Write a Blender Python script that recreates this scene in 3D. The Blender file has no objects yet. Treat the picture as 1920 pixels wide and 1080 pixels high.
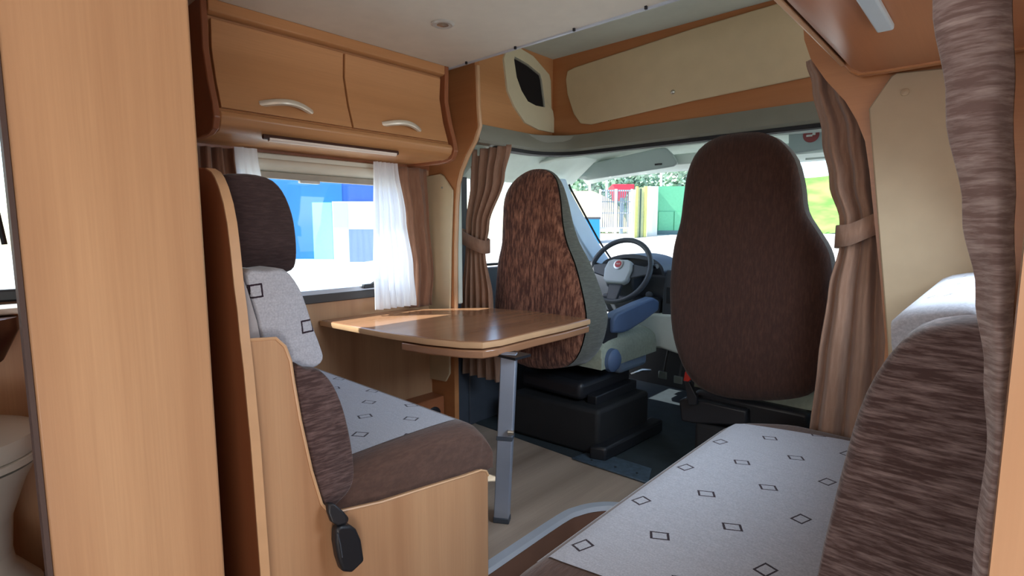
import bpy, bmesh, math, random
from mathutils import Vector, Matrix
R = math.radians
PI = math.pi
random.seed(7)
S = bpy.context.scene
COL = S.collection

# ------------------------------------------------------------------ camera
CAM_H, FPX = 1.15, 1000.0
YAW, PIT = R(42.6), R(6.4)
FW = Vector((-math.sin(YAW) * math.cos(PIT), math.cos(YAW) * math.cos(PIT), -math.sin(PIT)))
RT = Vector((math.cos(YAW), math.sin(YAW), 0))
UP = RT.cross(FW)
CAMP = Vector((0, 0, CAM_H))
cd = bpy.data.cameras.new('camera')
cam = bpy.data.objects.new('camera', cd)
COL.objects.link(cam)
cam.location = CAMP
cam.rotation_euler = FW.to_track_quat('-Z', 'Y').to_euler()
cd.sensor_width = 36
cd.lens = FPX / 1920 * 36
cd.clip_start = 0.02
cd.clip_end = 500
S.camera = cam

# ------------------------------------------------------------------ sky, sun, daylight and added fill lamps
w = bpy.data.worlds.new('world')
S.world = w
w.use_nodes = True
nt = w.node_tree
nt.nodes.clear()
sky = nt.nodes.new('ShaderNodeTexSky')
sky.sky_type = 'NISHITA'
sky.sun_disc = False
sky.sun_elevation = R(48)
sky.sun_rotation = R(237)
bg = nt.nodes.new('ShaderNodeBackground')
bg.inputs[1].default_value = 0.5
wo = nt.nodes.new('ShaderNodeOutputWorld')
nt.links.new(sky.outputs[0], bg.inputs[0])
nt.links.new(bg.outputs[0], wo.inputs[0])

SUN_DIR = Vector((1.0, 1.25, -1.80)).normalized()
sl = bpy.data.lights.new('sun', 'SUN')
sl.energy = 11.5
sl.angle = R(0.6)
sl.color = (1, 0.95, 0.87)
sun = bpy.data.objects.new('sun', sl)
COL.objects.link(sun)
sun.rotation_euler = SUN_DIR.to_track_quat('-Z', 'Y').to_euler()
sun.location = (-20, -10, 20)


def area(name, loc, direction, sx, sy, power, color):
    l = bpy.data.lights.new(name, 'AREA')
    l.shape = 'RECTANGLE'
    l.size, l.size_y = sx, sy
    l.energy = power
    l.color = color
    o = bpy.data.objects.new(name, l)
    COL.objects.link(o)
    o.location = loc
    o.rotation_euler = Vector(direction).to_track_quat('-Z', 'Y').to_euler()
    return o


# ceiling and rear-wall fill lamps added out of view, plus entrance door daylight
area('rear_overhead_fill', (-0.75, -0.8, 1.87), (-0.1, 0.35, -1), 0.9, 0.9, 10, (1, 0.96, 0.9))
area('entrance_door_daylight', (0.95, -0.35, 1.15), (-1, 0.38, -0.05), 0.7, 1.5, 7, (0.90, 0.95, 1))
area('rear_wall_fill', (-0.7, -2.3, 1.15), (-0.1, 1, 0.18), 1.4, 0.7, 22, (0.90, 0.95, 1))
# added low lamp that brightens the ceiling, like light bouncing up from outside
area('low_ceiling_fill', (0.7, -0.5, 0.25), (-0.5, 0.45, 1.0), 0.6, 1.0, 20, (1, 0.98, 0.95))
# daylight through the side window above the sofa
swd = area('sofa_window_daylight', (0.055, 1.42, 1.29), (-1, 0.0, -0.7), 0.66, 0.36, 7.5, (0.72, 0.86, 1))
swd.data.spread = R(110)

vs = S.view_settings
vs.view_transform = 'Standard'
vs.look = 'None'
vs.gamma = 1
vs.use_curve_mapping = False
vs.exposure = 0.0
S.cycles.max_bounces = 10
S.cycles.transparent_max_bounces = 16
S.cycles.sample_clamp_indirect = 6
S.cycles.use_denoising = True


# ------------------------------------------------------------------ helpers
def P(px, py, X=None, Y=None, Z=None):
    """A point of the real plane x=X, y=Y or z=Z measured on the 1920x1080 photograph."""
    d = FW + RT * ((px - 960) / FPX) + UP * ((540 - py) / FPX)
    if X is not None:
        t = X / d.x
    elif Y is not None:
        t = Y / d.y
    else:
        t = (Z - CAM_H) / d.z
    return CAMP + d * t


def thing(name, label, cat, loc=(0, 0, 0), group=None):
    o = bpy.data.objects.new(name, None)
    COL.objects.link(o)
    o.location = loc
    o.empty_display_size = 0.05
    o['label'] = label
    o['category'] = cat
    if group:
        o['group'] = group
    return o


def origin_of(o):
    v = Vector((0, 0, 0))
    while o is not None:
        v += Vector(o.location)
        o = o.parent
    return v


def obj(name, bm, mat, parent=None, label=None, cat=None, group=None, kind=None,
        bevel=0, seg=2, smooth=True, subsurf=0, solid=0, angle=35):
    """Link a bmesh given in world coordinates as one mesh object."""
    bmesh.ops.recalc_face_normals(bm, faces=bm.faces)
    me = bpy.data.meshes.new(name)
    if parent is not None:
        off = origin_of(parent)
    else:
        xs = [v.co for v in bm.verts]
        off = Vector(((min(c.x for c in xs) + max(c.x for c in xs)) / 2, (min(c.y for c in xs) + max(c.y for c in xs)) / 2, min(c.z for c in xs)))
    bmesh.ops.translate(bm, vec=-off, verts=bm.verts)
    bm.to_mesh(me)
    bm.free()
    o = bpy.data.objects.new(name, me)
    COL.objects.link(o)
    if parent is not None:
        o.parent = parent
    else:
        o.location = off
    for m in (mat if isinstance(mat, (list, tuple)) else [mat]):
        me.materials.append(m)
    if label:
        o['label'] = label
    if cat:
        o['category'] = cat
    if group:
        o['group'] = group
    if kind:
        o['kind'] = kind
    if solid:
        md = o.modifiers.new('s', 'SOLIDIFY')
        md.thickness = solid
        md.offset = 0
    if bevel:
        md = o.modifiers.new('b', 'BEVEL')
        md.width = bevel
        md.segments = seg
        md.limit_method = 'ANGLE'
        md.angle_limit = R(angle)
        md.use_clamp_overlap = True
    if subsurf:
        md = o.modifiers.new('u', 'SUBSURF')
        md.levels = md.render_levels = subsurf
    if smooth:
        for p in me.polygons:
            p.use_smooth = True
        if bevel or not subsurf:
            try:
                me.set_sharp_from_angle(angle=R(40))
            except Exception:
                pass
    return o


def bx(x0, x1, y0, y1, z0, z1, bm=None):
    bm = bm or bmesh.new()
    vs_ = [bm.verts.new((x, y, z)) for x in (x0, x1) for y in (y0, y1) for z in (z0, z1)]
    for f in ((0, 1, 3, 2), (4, 6, 7, 5), (0, 4, 5, 1), (2, 3, 7, 6), (0, 2, 6, 4), (1, 5, 7, 3)):
        bm.faces.new([vs_[i] for i in f])
    return bm


def prism(pts, vec, bm=None):
    """A flat outline of 3D points given the thickness vec."""
    bm = bm or bmesh.new()
    vec = Vector(vec)
    a = [bm.verts.new(Vector(p)) for p in pts]
    b = [bm.verts.new(Vector(p) + vec) for p in pts]
    bm.faces.new(a)
    bm.faces.new(b[::-1])
    n = len(a)
    for i in range(n):
        j = (i + 1) % n
        bm.faces.new([a[i], b[i], b[j], a[j]])
    return bm


def holed(outer, inner, vec, bm=None):
    """Outline with a hole; both lists have the same number of points in matching order."""
    bm = bm or bmesh.new()
    vec = Vector(vec)
    n = len(outer)
    rings = [[bm.verts.new(Vector(p) + v) for p in L] for v in (Vector(), vec) for L in (outer, inner)]
    o0, i0, o1, i1 = rings
    for i in range(n):
        j = (i + 1) % n
        bm.faces.new([o0[i], o0[j], i0[j], i0[i]])
        bm.faces.new([o1[i], i1[i], i1[j], o1[j]])
        bm.faces.new([o0[i], o1[i], o1[j], o0[j]])
        bm.faces.new([i0[i], i0[j], i1[j], i1[i]])
    return bm


def smooth_loop(pts, n=3, closed=True):
    """Catmull-Rom through the points."""
    P_ = [Vector(p) for p in pts]
    m = len(P_)
    out = []
    for i in range(m if closed else m - 1):
        if closed:
            p0, p1, p2, p3 = P_[(i - 1) % m], P_[i], P_[(i + 1) % m], P_[(i + 2) % m]
        else:
            p0, p1, p2, p3 = P_[max(i - 1, 0)], P_[i], P_[i + 1], P_[min(i + 2, m - 1)]
        for k in range(n):
            t = k / n
            out.append(0.5 * ((2 * p1) + (p2 - p0) * t + (2 * p0 - 5 * p1 + 4 * p2 - p3) * t * t + (3 * p1 - p0 - 3 * p2 + p3) * t ** 3))
    if not closed:
        out.append(P_[-1])
    return out


def tube(pts, r, bm=None, n=10, caps=True, closed=False, flat=1.0):
    bm = bm or bmesh.new()
    pts = [Vector(p) for p in pts]
    rs = r if isinstance(r, (list, tuple)) else [r] * len(pts)
    rings = []
    m = len(pts)
    ref = None
    for i, p in enumerate(pts):
        if closed:
            d = (pts[(i + 1) % m] - pts[i - 1]).normalized()
        else:
            d = (pts[min(i + 1, m - 1)] - pts[max(i - 1, 0)]).normalized()
        if ref is None:
            ref = Vector((0, 0, 1)) if abs(d.z) < 0.9 else Vector((1, 0, 0))
        a = d.cross(ref).normalized()
        b = a.cross(d).normalized()
        ref = b
        rings.append([bm.verts.new(p + (a * math.cos(2 * PI * k / n) + b * flat * math.sin(2 * PI * k / n)) * rs[i]) for k in range(n)])
    for i in range(m if closed else m - 1):
        A, B = rings[i], rings[(i + 1) % m]
        for k in range(n):
            bm.faces.new([A[k], A[(k + 1) % n], B[(k + 1) % n], B[k]])
    if caps and not closed:
        bm.faces.new(rings[0][::-1])
        bm.faces.new(rings[-1])
    return bm


def lathe(profile, center, axis=(0, 0, 1), n=24, bm=None):
    """profile: list of (radius, height) along axis from center."""
    bm = bm or bmesh.new()
    ax = Vector(axis).normalized()
    ref = Vector((0, 0, 1)) if abs(ax.z) < 0.9 else Vector((1, 0, 0))
    a = ax.cross(ref).normalized()
    b = ax.cross(a)
    c = Vector(center)
    rings = []
    for r, h in profile:
        rings.append([bm.verts.new(c + ax * h + (a * math.cos(2 * PI * k / n) + b * math.sin(2 * PI * k / n)) * max(r, 1e-4)) for k in range(n)])
    for A, B in zip(rings, rings[1:]):
        for k in range(n):
            bm.faces.new([A[k], A[(k + 1) % n], B[(k + 1) % n], B[k]])
    bm.faces.new(rings[0][::-1])
    bm.faces.new(rings[-1])
    return bm


def sweep(path, prof, bm=None):
    """Sweep a closed (out, z) profile along a horizontal path; 'out' is to the left of travel."""
    bm = bm or bmesh.new()
    path = [Vector(p) for p in path]
    rings = []
    m = len(path)
    for i, p in enumerate(path):
        d = (path[min(i + 1, m - 1)] - path[max(i - 1, 0)])
        d.z = 0
        d.normalize()
        nrm = Vector((-d.y, d.x, 0))
        rings.append([bm.verts.new(p + nrm * a + Vector((0, 0, z))) for a, z in prof])
    n = len(prof)
    for A, B in zip(rings, rings[1:]):
        for k in range(n):
            bm.faces.new([A[k], A[(k + 1) % n], B[(k + 1) % n], B[k]])
    bm.faces.new(rings[0][::-1])
    bm.faces.new(rings[-1])
    return bm


def pad(o, u, v, wv, T, nu=20, nv=20, pu=6, pv=6, puff=0.0, bm=None, tmin=0.25, fn=None):
    """Upholstered cushion: base corner o, in-plane edges u, v, thickness direction wv (unit), thickness T."""
    bm = bm or bmesh.new()
    o, u, v, wv = Vector(o), Vector(u), Vector(v), Vector(wv)
    top, bot = [], []

    def f(s, p):
        return max(0.0, 1 - abs(2 * s - 1) ** p) ** (1 / p)
    for i in range(nu + 1):
        a = 0.5 - 0.5 * math.cos(PI * i / nu)
        rt_, rb_ = [], []
        for j in range(nv + 1):
            b = 0.5 - 0.5 * math.cos(PI * j / nv)
            h = f(a, pu) * f(b, pv)
            ht = T * (tmin + (1 - tmin) * h) + puff * math.sin(PI * a) * math.sin(PI * b)
            q = o + u * a + v * b
            t_ = q + wv * ht
            if fn:
                t_ = fn(t_, a, b)
            rt_.append(bm.verts.new(t_))
            if i in (0, nu) or j in (0, nv):
                rb_.append(bm.verts.new(q))
            else:
                rb_.append(None)
        top.append(rt_)
        bot.append(rb_)
    for i in range(nu):
        for j in range(nv):
            bm.faces.new([top[i][j], top[i + 1][j], top[i + 1][j + 1], top[i][j + 1]])
    ring_t, ring_b = [], []
    for i in range(nu):
        ring_t.append(top[i][0]); ring_b.append(bot[i][0])
    for j in range(nv):
        ring_t.append(top[nu][j]); ring_b.append(bot[nu][j])
    for i in range(nu, 0, -1):
        ring_t.append(top[i][nv]); ring_b.append(bot[i][nv])
    for j in range(nv, 0, -1):
        ring_t.append(top[0][j]); ring_b.append(bot[0][j])
    n = len(ring_t)
    for k in range(n):
        q = (k + 1) % n
        bm.faces.new([ring_t[k], ring_t[q], ring_b[q], ring_b[k]])
    bm.faces.new(ring_b)
    return bm


def profile_pad(prof, axis, L, rnd=0.04, inset=0.03, n=6):
    """Extrude closed 3D outline prof along unit axis by L, both ends rounded by shrinking towards the centre."""
    bm = bmesh.new()
    axis = Vector(axis)
    prof = [Vector(p) for p in prof]
    c = sum(prof, Vector()) / len(prof)
    stops = []
    for k in range(n + 1):
        a = PI / 2 * k / n
        stops.append((rnd * (1 - math.sin(a)), inset * (1 - math.cos(PI / 2 - a)) if False else inset * (math.cos(a))))
    stops = [(rnd - rnd * math.sin(PI / 2 * k / n), inset * (1 - math.cos(PI / 2 * (n - k) / n))) for k in range(n, -1, -1)]
    # from rim (offset rnd from end, no shrink) ... build ends explicitly
    seq = []
    for k in range(n + 1):
        a = PI / 2 * k / n
        seq.append((rnd * (1 - math.cos(a)), inset * (1 - math.sin(a))))
    full = [(d, s) for d, s in seq] + [(L - d, s) for d, s in seq[::-1]]
    rings = []
    for d, s in full:
        ring = []
        for p in prof:
            r = p - c
            l = r.length
            ring.append(bm.verts.new(c + r * ((l - s) / l) + axis * d))
        rings.append(ring)
    m = len(prof)
    for A, B in zip(rings, rings[1:]):
        for k in range(m):
            bm.faces.new([A[k], A[(k + 1) % m], B[(k + 1) % m], B[k]])
    bm.faces.new(rings[0][::-1])
    bm.faces.new(rings[-1])
    return bm


def curtain(rows, folds, nu=90, nz=26, phase=0.0, ripple=0.25):
    """rows: (z, (x0,y0), (x1,y1), amp) from the top down."""
    bm = bmesh.new()
    grid = []
    for i in range(nz + 1):
        t = i / nz * (len(rows) - 1)
        k = min(int(t), len(rows) - 2)
        f = t - k
        f = f * f * (3 - 2 * f) if len(rows) > 2 else f
        a, b = rows[k], rows[k + 1]
        z = a[0] + (b[0] - a[0]) * (t - k)
        p0 = Vector(a[1]).lerp(Vector(b[1]), f)
        p1 = Vector(a[2]).lerp(Vector(b[2]), f)
        amp = a[3] + (b[3] - a[3]) * f
        d = p1 - p0
        nrm = Vector((-d.y, d.x)).normalized()
        row = []
        for j in range(nu + 1):
            u = j / nu
            s = math.sin(2 * PI * folds * u + phase + 2 * ripple * math.sin(3 * u + i * 0.12)) + ripple * math.sin(2 * PI * folds * 2.3 * u + 1.3 + i * 0.07)
            q = p0 + d * u + nrm * amp * s
            row.append(bm.verts.new((q.x, q.y, z)))
        grid.append(row)
    for i in range(nz):
        for j in range(nu):
            bm.faces.new([grid[i][j], grid[i][j + 1], grid[i + 1][j + 1], grid[i + 1][j]])
    return bm


# ------------------------------------------------------------------ materials
def srgb(r, g, b):
    def c(v):
        v /= 255
        return v / 12.92 if v <= 0.04045 else ((v + 0.055) / 1.055) ** 2.4
    return (c(r), c(g), c(b), 1)


class NM:
    """A small node builder."""

    def __init__(s, name):
        s.m = bpy.data.materials.new(name)
        s.m.use_nodes = True
        s.t = s.m.node_tree
        s.b = s.t.nodes['Principled BSDF']
        s.geo = s.t.nodes.new('ShaderNodeNewGeometry')

    def n(s, typ, **k):
        x = s.t.nodes.new(typ)
        for a, v in k.items():
            setattr(x, a, v)
        return x

    def l(s, a, b):
        s.t.links.new(a, b)

    def math(s, op, a, b=None, c=None):
        x = s.n('ShaderNodeMath', operation=op)
        for i, v in enumerate((a, b, c)):
            if v is None:
                continue
            if isinstance(v, (int, float)):
                x.inputs[i].default_value = v
            else:
                s.l(v, x.inputs[i])
        return x.outputs[0]

    def mix(s, fac, a, b):
        x = s.n('ShaderNodeMix', data_type='RGBA')
        for sock, v in ((x.inputs[0], fac), (x.inputs[6], a), (x.inputs[7], b)):
            if isinstance(v, (int, float, tuple)):
                sock.default_value = v
            else:
                s.l(v, sock)
        return x.outputs[2]

    def noise(s, scale=(1, 1, 1), sc=5.0, detail=3, rough=0.5):
        mp = s.n('ShaderNodeMapping')
        mp.inputs['Scale'].default_value = scale
        s.l(s.geo.outputs['Position'], mp.inputs['Vector'])
        x = s.n('ShaderNodeTexNoise')
        x.inputs['Scale'].default_value = sc
        x.inputs['Detail'].default_value = detail
        x.inputs['Roughness'].default_value = rough
        s.l(mp.outputs[0], x.inputs['Vector'])
        return x.outputs[0]

    def ramp(s, v, lo, hi):
        x = s.n('ShaderNodeMapRange')
        x.inputs[1].default_value = lo
        x.inputs[2].default_value = hi
        s.l(v, x.inputs[0])
        return x.outputs[0]

    def bump(s, h, strength=0.3, dist=0.002):
        x = s.n('ShaderNodeBump')
        x.inputs['Strength'].default_value = strength
        x.inputs['Distance'].default_value = dist
        s.l(h, x.inputs['Height'])
        s.l(x.outputs[0], s.b.inputs['Normal'])

    def col(s, v):
        if isinstance(v, tuple):
            s.b.inputs['Base Color'].default_value = v
        else:
            s.l(v, s.b.inputs['Base Color'])

    def set(s, **k):
        names = {'rough': 'Roughness', 'metal': 'Metallic', 'spec': 'Specular IOR Level', 'sheen': 'Sheen Weight', 'coat': 'Coat Weight'}
        for a, v in k.items():
            s.b.inputs[names[a]].default_value = v
        return s


def plain(name, c, rough=0.5, metal=0.0, spec=0.5, var=0.06, nscale=14):
    m = NM(name)
    nz = m.noise(sc=nscale, detail=4)
    f = m.ramp(nz, 0.3, 0.7)
    d = tuple(v * (1 - var) for v in c[:3]) + (1,)
    e = tuple(min(1, v * (1 + var)) for v in c[:3]) + (1,)
    m.col(m.mix(f, d, e))
    m.set(rough=rough, metal=metal, spec=spec)
    m.bump(nz, 0.05, 0.001)
    return m.m


def wood(name, c0, c1, axis='z', rough=0.34, spec=0.45):
    m = NM(name)
    st = {'z': (1, 1, 0.06), 'y': (1, 0.06, 1), 'x': (0.06, 1, 1)}[axis]
    broad = m.ramp(m.noise(st, 7, 2, 0.4), 0.3, 0.7)
    fine = m.ramp(m.noise(tuple(a * (0.35 if a < 1 else 1) for a in st), 190, 3, 0.6), 0.3, 0.75)
    wisp = m.ramp(m.noise(st, 26, 3, 0.55), 0.35, 0.7)
    c = m.mix(broad, c0, c1)
    dk = tuple(v * 0.80 for v in c0[:3]) + (1,)
    c = m.mix(m.math('MULTIPLY', fine, 0.28), c, dk)
    c = m.mix(m.math('MULTIPLY', wisp, 0.16), c, tuple(min(1, v * 1.25) for v in c1[:3]) + (1,))
    m.col(c)
    m.set(rough=rough, spec=spec)
    m.bump(fine, 0.04, 0.0005)
    return m.m


def chenille(name, dark, light, st, amount=0.55, sc=60, rough=0.95):
    m = NM(name)
    a = m.noise(st, sc, 4, 0.65)
    f = m.ramp(a, 0.42, 0.72)
    g = m.ramp(m.noise(st, sc * 0.35, 3, 0.5), 0.3, 0.7)
    c = m.mix(m.math('MULTIPLY', f, amount), dark, light)
    c = m.mix(m.math('MULTIPLY', g, 0.3), c, tuple(v * 0.6 for v in dark[:3]) + (1,))
    m.col(c)
    m.set(rough=rough, spec=0.15, sheen=0.25)
    m.bump(a, 0.6, 0.003)
    return m.m


def diamond_cloth(name, ua, va, u0, v0, pu=0.104, pv=0.2475, shift=0.14, hu=0.0205, hv=0.0145, ang=30, odd_rot=42):
    m = NM(name)
    sep = m.n('ShaderNodeSeparateXYZ')
    m.l(m.geo.outputs['Position'], sep.inputs[0])
    U, V = sep.outputs['XYZ'.index(ua)], sep.outputs['XYZ'.index(va)]
    c = m.math('DIVIDE', m.math('SUBTRACT', U, u0), pu)
    ci = m.math('ROUND', c)
    du = m.math('MULTIPLY', m.math('SUBTRACT', c, ci), pu)
    vv = m.math('DIVIDE', m.math('SUBTRACT', V, m.math('MULTIPLY_ADD', ci, shift, v0)), pv)
    vi = m.math('ROUND', vv)
    dv = m.math('MULTIPLY', m.math('SUBTRACT', vv, vi), pv)
    odd = m.math('LESS_THAN', m.math('ABSOLUTE', m.math('SUBTRACT', m.math('FLOORED_MODULO', ci, 3), 0)), 0.5)
    an = m.math('MULTIPLY_ADD', odd, R(odd_rot), R(ang))
    cs, sn = m.math('COSINE', an), m.math('SINE', an)
    a = m.math('ADD', m.math('MULTIPLY', du, cs), m.math('MULTIPLY', dv, sn))
    b = m.math('SUBTRACT', m.math('MULTIPLY', dv, cs), m.math('MULTIPLY', du, sn))
    wob = m.math('MULTIPLY', m.math('SUBTRACT', m.noise(sc=420, detail=1), 0.5), 0.10)
    r = m.math('ADD', m.math('MAXIMUM', m.math('DIVIDE', m.math('ABSOLUTE', a), hu), m.math('DIVIDE', m.math('ABSOLUTE', b), hv)), wob)
    ring = m.math('MULTIPLY', m.math('LESS_THAN', r, 1.0), m.math('GREATER_THAN', r, 0.74))
    wv = m.noise((1, 1, 1), 260, 3, 0.6)
    stv = m.noise({'X': (6, 60, 60), 'Y': (60, 6, 60), 'Z': (60, 60, 6)}[ua], 4, 3)
    base = m.mix(m.ramp(wv, 0.3, 0.7), srgb(160, 162, 172), srgb(186, 188, 196))  # white cloth tinted bluish so its colour carries the cool light
    base = m.mix(m.math('MULTIPLY', m.ramp(stv, 0.4, 0.75), 0.35), base, srgb(150, 150, 158))
    m.col(m.mix(ring, base, srgb(44, 32, 42)))
    m.set(rough=0.9, spec=0.15, sheen=0.2)
    m.bump(wv, 0.25, 0.001)
    return m.m


def glass(name, tint=(0.97, 0.99, 1, 1), gloss=0.07):
    m = NM(name)
    m.t.nodes.remove(m.b)
    tr = m.n('ShaderNodeBsdfTransparent')
    tr.inputs[0].default_value = tint
    gl = m.n('ShaderNodeBsdfGlossy')
    gl.inputs['Roughness'].default_value = 0.02
    mx = m.n('ShaderNodeMixShader')
    mx.inputs[0].default_value = gloss
    m.l(tr.outputs[0], mx.inputs[1])
    m.l(gl.outputs[0], mx.inputs[2])
    m.l(mx.outputs[0], m.t.nodes['Material Output'].inputs[0])
    return m.m


def sheer(name, c, trans=0.35, alpha=0.3):
    m = NM(name)
    m.col(c)
    m.set(rough=0.8)
    tl = m.n('ShaderNodeBsdfTranslucent')
    tl.inputs[0].default_value = c
    mx = m.n('ShaderNodeMixShader')
    mx.inputs[0].default_value = trans
    m.l(m.b.outputs[0], mx.inputs[1])
    m.l(tl.outputs[0], mx.inputs[2])
    if alpha:
        tp = m.n('ShaderNodeBsdfTransparent')
        m2 = m.n('ShaderNodeMixShader')
        m2.inputs[0].default_value = alpha
        m.l(mx.outputs[0], m2.inputs[1])
        m.l(tp.outputs[0], m2.inputs[2])
        mx = m2
    m.l(mx.outputs[0], m.t.nodes['Material Output'].inputs[0])
    wv = m.noise((1, 1, 0.3), 60, 3)
    m.bump(wv, 0.3, 0.002)
    return m.m


WOOD_V = wood('beech_vertical', srgb(172, 128, 94), srgb(204, 164, 126), 'z')
WOOD_L = wood('beech_lengthwise', srgb(182, 128, 82), srgb(202, 148, 100), 'y')
WOOD_X = wood('beech_crosswise', srgb(172, 112, 68), srgb(190, 130, 84), 'x')
WOOD_R = wood('beech_red_shelf', srgb(170, 108, 70), srgb(184, 122, 82), 'y')
WOOD_D = wood('beech_deep', srgb(146, 88, 58), srgb(160, 100, 66), 'z')  # deeper tone also carries the shade on the bench's rear-facing end panel
WOOD_EDGE = plain('edge_band', srgb(206, 164, 124), 0.4)
TABLE_M = wood('beech_table', srgb(150, 106, 76), srgb(170, 124, 92), 'y', rough=0.2, spec=0.7)
FLOOR_M = wood('laminate_floor', srgb(140, 124, 110), srgb(184, 166, 150), 'y', rough=0.38)
CEIL = plain('ceiling_fabric', srgb(226, 220, 206), 0.7, var=0.03)
CEIL_G = plain('ceiling_lining_green', srgb(206, 214, 204), 0.7, var=0.03)
CREAM = plain('cream_vinyl', srgb(206, 186, 150), 0.55, var=0.03)
CREAM_R = plain('beige_vinyl', srgb(180, 158, 128), 0.55, var=0.03)
CREAM_P = plain('cream_plastic', srgb(214, 206, 176), 0.4, var=0.02)
CREAM_W = plain('white_blind', srgb(222, 218, 200), 0.45, var=0.02)
TRIM_G = plain('grey_trim_plastic', srgb(136, 136, 124), 0.45, var=0.03)
LINING = plain('cab_lining', srgb(212, 226, 218), 0.8, var=0.04)
VISOR = plain('visor_vinyl', srgb(164, 178, 176), 0.7, var=0.03)
PILLAR = plain('pillar_plastic', srgb(190, 214, 240), 0.55, var=0.02)
RUB = plain('black_rubber', srgb(26, 27, 30), 0.7, var=0.1)
MAT_F = plain('cab_mat', srgb(44, 54, 60), 0.8, var=0.15)
BLACK = plain('black_plastic', srgb(30, 31, 36), 0.45, var=0.08)
DASH = plain('dash_plastic', srgb(62, 68, 78), 0.55, var=0.05)
DASH_L = plain('sunlit_light_dash_plastic', srgb(206, 216, 210), 0.55, var=0.04)  # light grey made paler; sunlight on the lower dash is in the colour
SKIRT = plain('seat_skirt', srgb(130, 150, 172), 0.5, var=0.04)
BLUEGREY = plain('armrest_vinyl', srgb(84, 104, 136), 0.5, var=0.05)
CHROME = plain('brushed_metal', srgb(214, 212, 206), 0.3, metal=1.0, var=0.03)
ALU = plain('aluminium', srgb(158, 166, 182), 0.42, metal=0.5, var=0.03)
ALU_T = plain('aluminium_trim', srgb(200, 208, 220), 0.35, metal=0.3, var=0.03)
HANDLE = plain('satin_handle', srgb(216, 204, 184), 0.35, metal=0.35, var=0.02)
BROWN = chenille('brown_chenille_side', srgb(70, 52, 50), srgb(142, 116, 112), (4, 1.6, 13), 0.6, 16)
BROWN_TOP = chenille('brown_chenille_top', srgb(84, 62, 54), srgb(116, 88, 76), (20, 3, 6), 0.45, 10)
BROWN_HEAD = chenille('brown_chenille_headrest', srgb(58, 44, 44), srgb(88, 70, 68), (5, 2.5, 17), 0.55, 14)
BROWN_R = chenille('brown_chenille_bolster', srgb(80, 62, 60), srgb(176, 156, 154), (1.6, 3, 15), 0.62, 13)
SEATBACK = chenille('rust_chenille_driver', srgb(86, 50, 38), srgb(216, 150, 118), (15, 6, 3.0), 0.62, 6)
SEATBACK_P = chenille('dark_chenille_passenger', srgb(60, 37, 29), srgb(92, 60, 46), (24, 6, 5), 0.5, 6)
SEATSIDE = chenille('grey_tweed', srgb(96, 96, 88), srgb(136, 138, 128), (3, 3, 26), 0.5, 10)
CLOTH_G = plain('grey_green_cloth', srgb(158, 164, 146), 0.9, var=0.1, nscale=60)
CLOTH_GREY = plain('grey_cloth', srgb(160, 156, 158), 0.9, var=0.06, nscale=80)
DIA_R = diamond_cloth('diamond_cloth_sofa', 'X', 'Y', -0.607, 0.881)
DIA_L = diamond_cloth('diamond_cloth_dinette', 'X', 'Y', -1.365, 0.836, pu=0.112, shift=0.085, pv=0.17)
DIA_S = diamond_cloth('diamond_cloth_backrest', 'Y', 'Z', 0.437, 1.024, pu=0.104, pv=0.16, shift=-0.086, hu=0.0135, hv=0.0145, ang=4, odd_rot=0)
DIA_W = diamond_cloth('diamond_cloth_sofa_back', 'X', 'Y', -0.08, 1.25)
CURT = chenille('taupe_curtain', srgb(152, 118, 98), srgb(186, 150, 128), (8, 8, 1), 0.5, 12)  # lighter tone raised so the colour carries sunlight on the cab curtain
CURT_D = chenille('brown_curtain', srgb(140, 100, 78), srgb(166, 124, 98), (8, 8, 1), 0.5, 12)
CURT_B = chenille('striped_curtain', srgb(132, 110, 106), srgb(216, 200, 196), (1.6, 2, 14), 0.7, 11)
SHEER = sheer('white_voile', (0.93, 0.94, 0.97, 1), 0.6, 0.06)
GLASS = glass('window_glass')
GLASS_B = glass('acrylic_pane', (0.90, 0.97, 1, 1), 0.05)
RED = plain('red_plastic', srgb(190, 44, 30), 0.5)
WHITE = plain('white_plastic', srgb(214, 214, 208), 0.35, var=0.02)
CERAMIC = plain('toilet_plastic', srgb(196, 200, 196), 0.25, var=0.02)
DARKVOID = plain('dark_recess_shade', srgb(16, 12, 14), 0.9)

# ------------------------------------------------------------------ the shell
WL, WR = -2.30, 0.06          # left wall face, right wall face
YC = 1.72                     # front edge of the lowered ceiling


def struct(name, bm, mat, parent=None, **k):
    return obj(name, bm, mat, parent, kind='structure' if parent is None else None, **k)


# floor: laminate with a rounded cut-out for the entrance step, on the right
stp = [(-1.205, -1.2), (-1.205, 1.20)] + [(-1.21, 1.60), (-1.195, 1.70), (-1.16, 1.775), (-1.10, 1.835), (-1.0, 1.87), (-0.62, 1.88)]
stp = smooth_loop([Vector((x, y, 0)) for x, y in stp[1:]], 4, closed=False)
fl = [(WL, -2.5, 0), (-1.205, -2.5, 0)] + [tuple(p) for p in stp] + [(-0.62, 2.1, 0), (-1.5, 2.1, 0), (WL, 2.1, 0)]
struct('floor', prism(fl, (0, 0, -0.04)), FLOOR_M, smooth=False)
struct('floor.001', bx(-0.62, 1.0, -2.5, 2.1, -0.04, 0), FLOOR_M, smooth=False)
struct('floor.002', bx(-1.205, -0.62, -2.5, 1.9, -0.24, -0.2), RUB, smooth=False)
struct('floor.003', bx(WL, WR, 2.1, 3.9, -0.03, 0.004), MAT_F, smooth=False)
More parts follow.
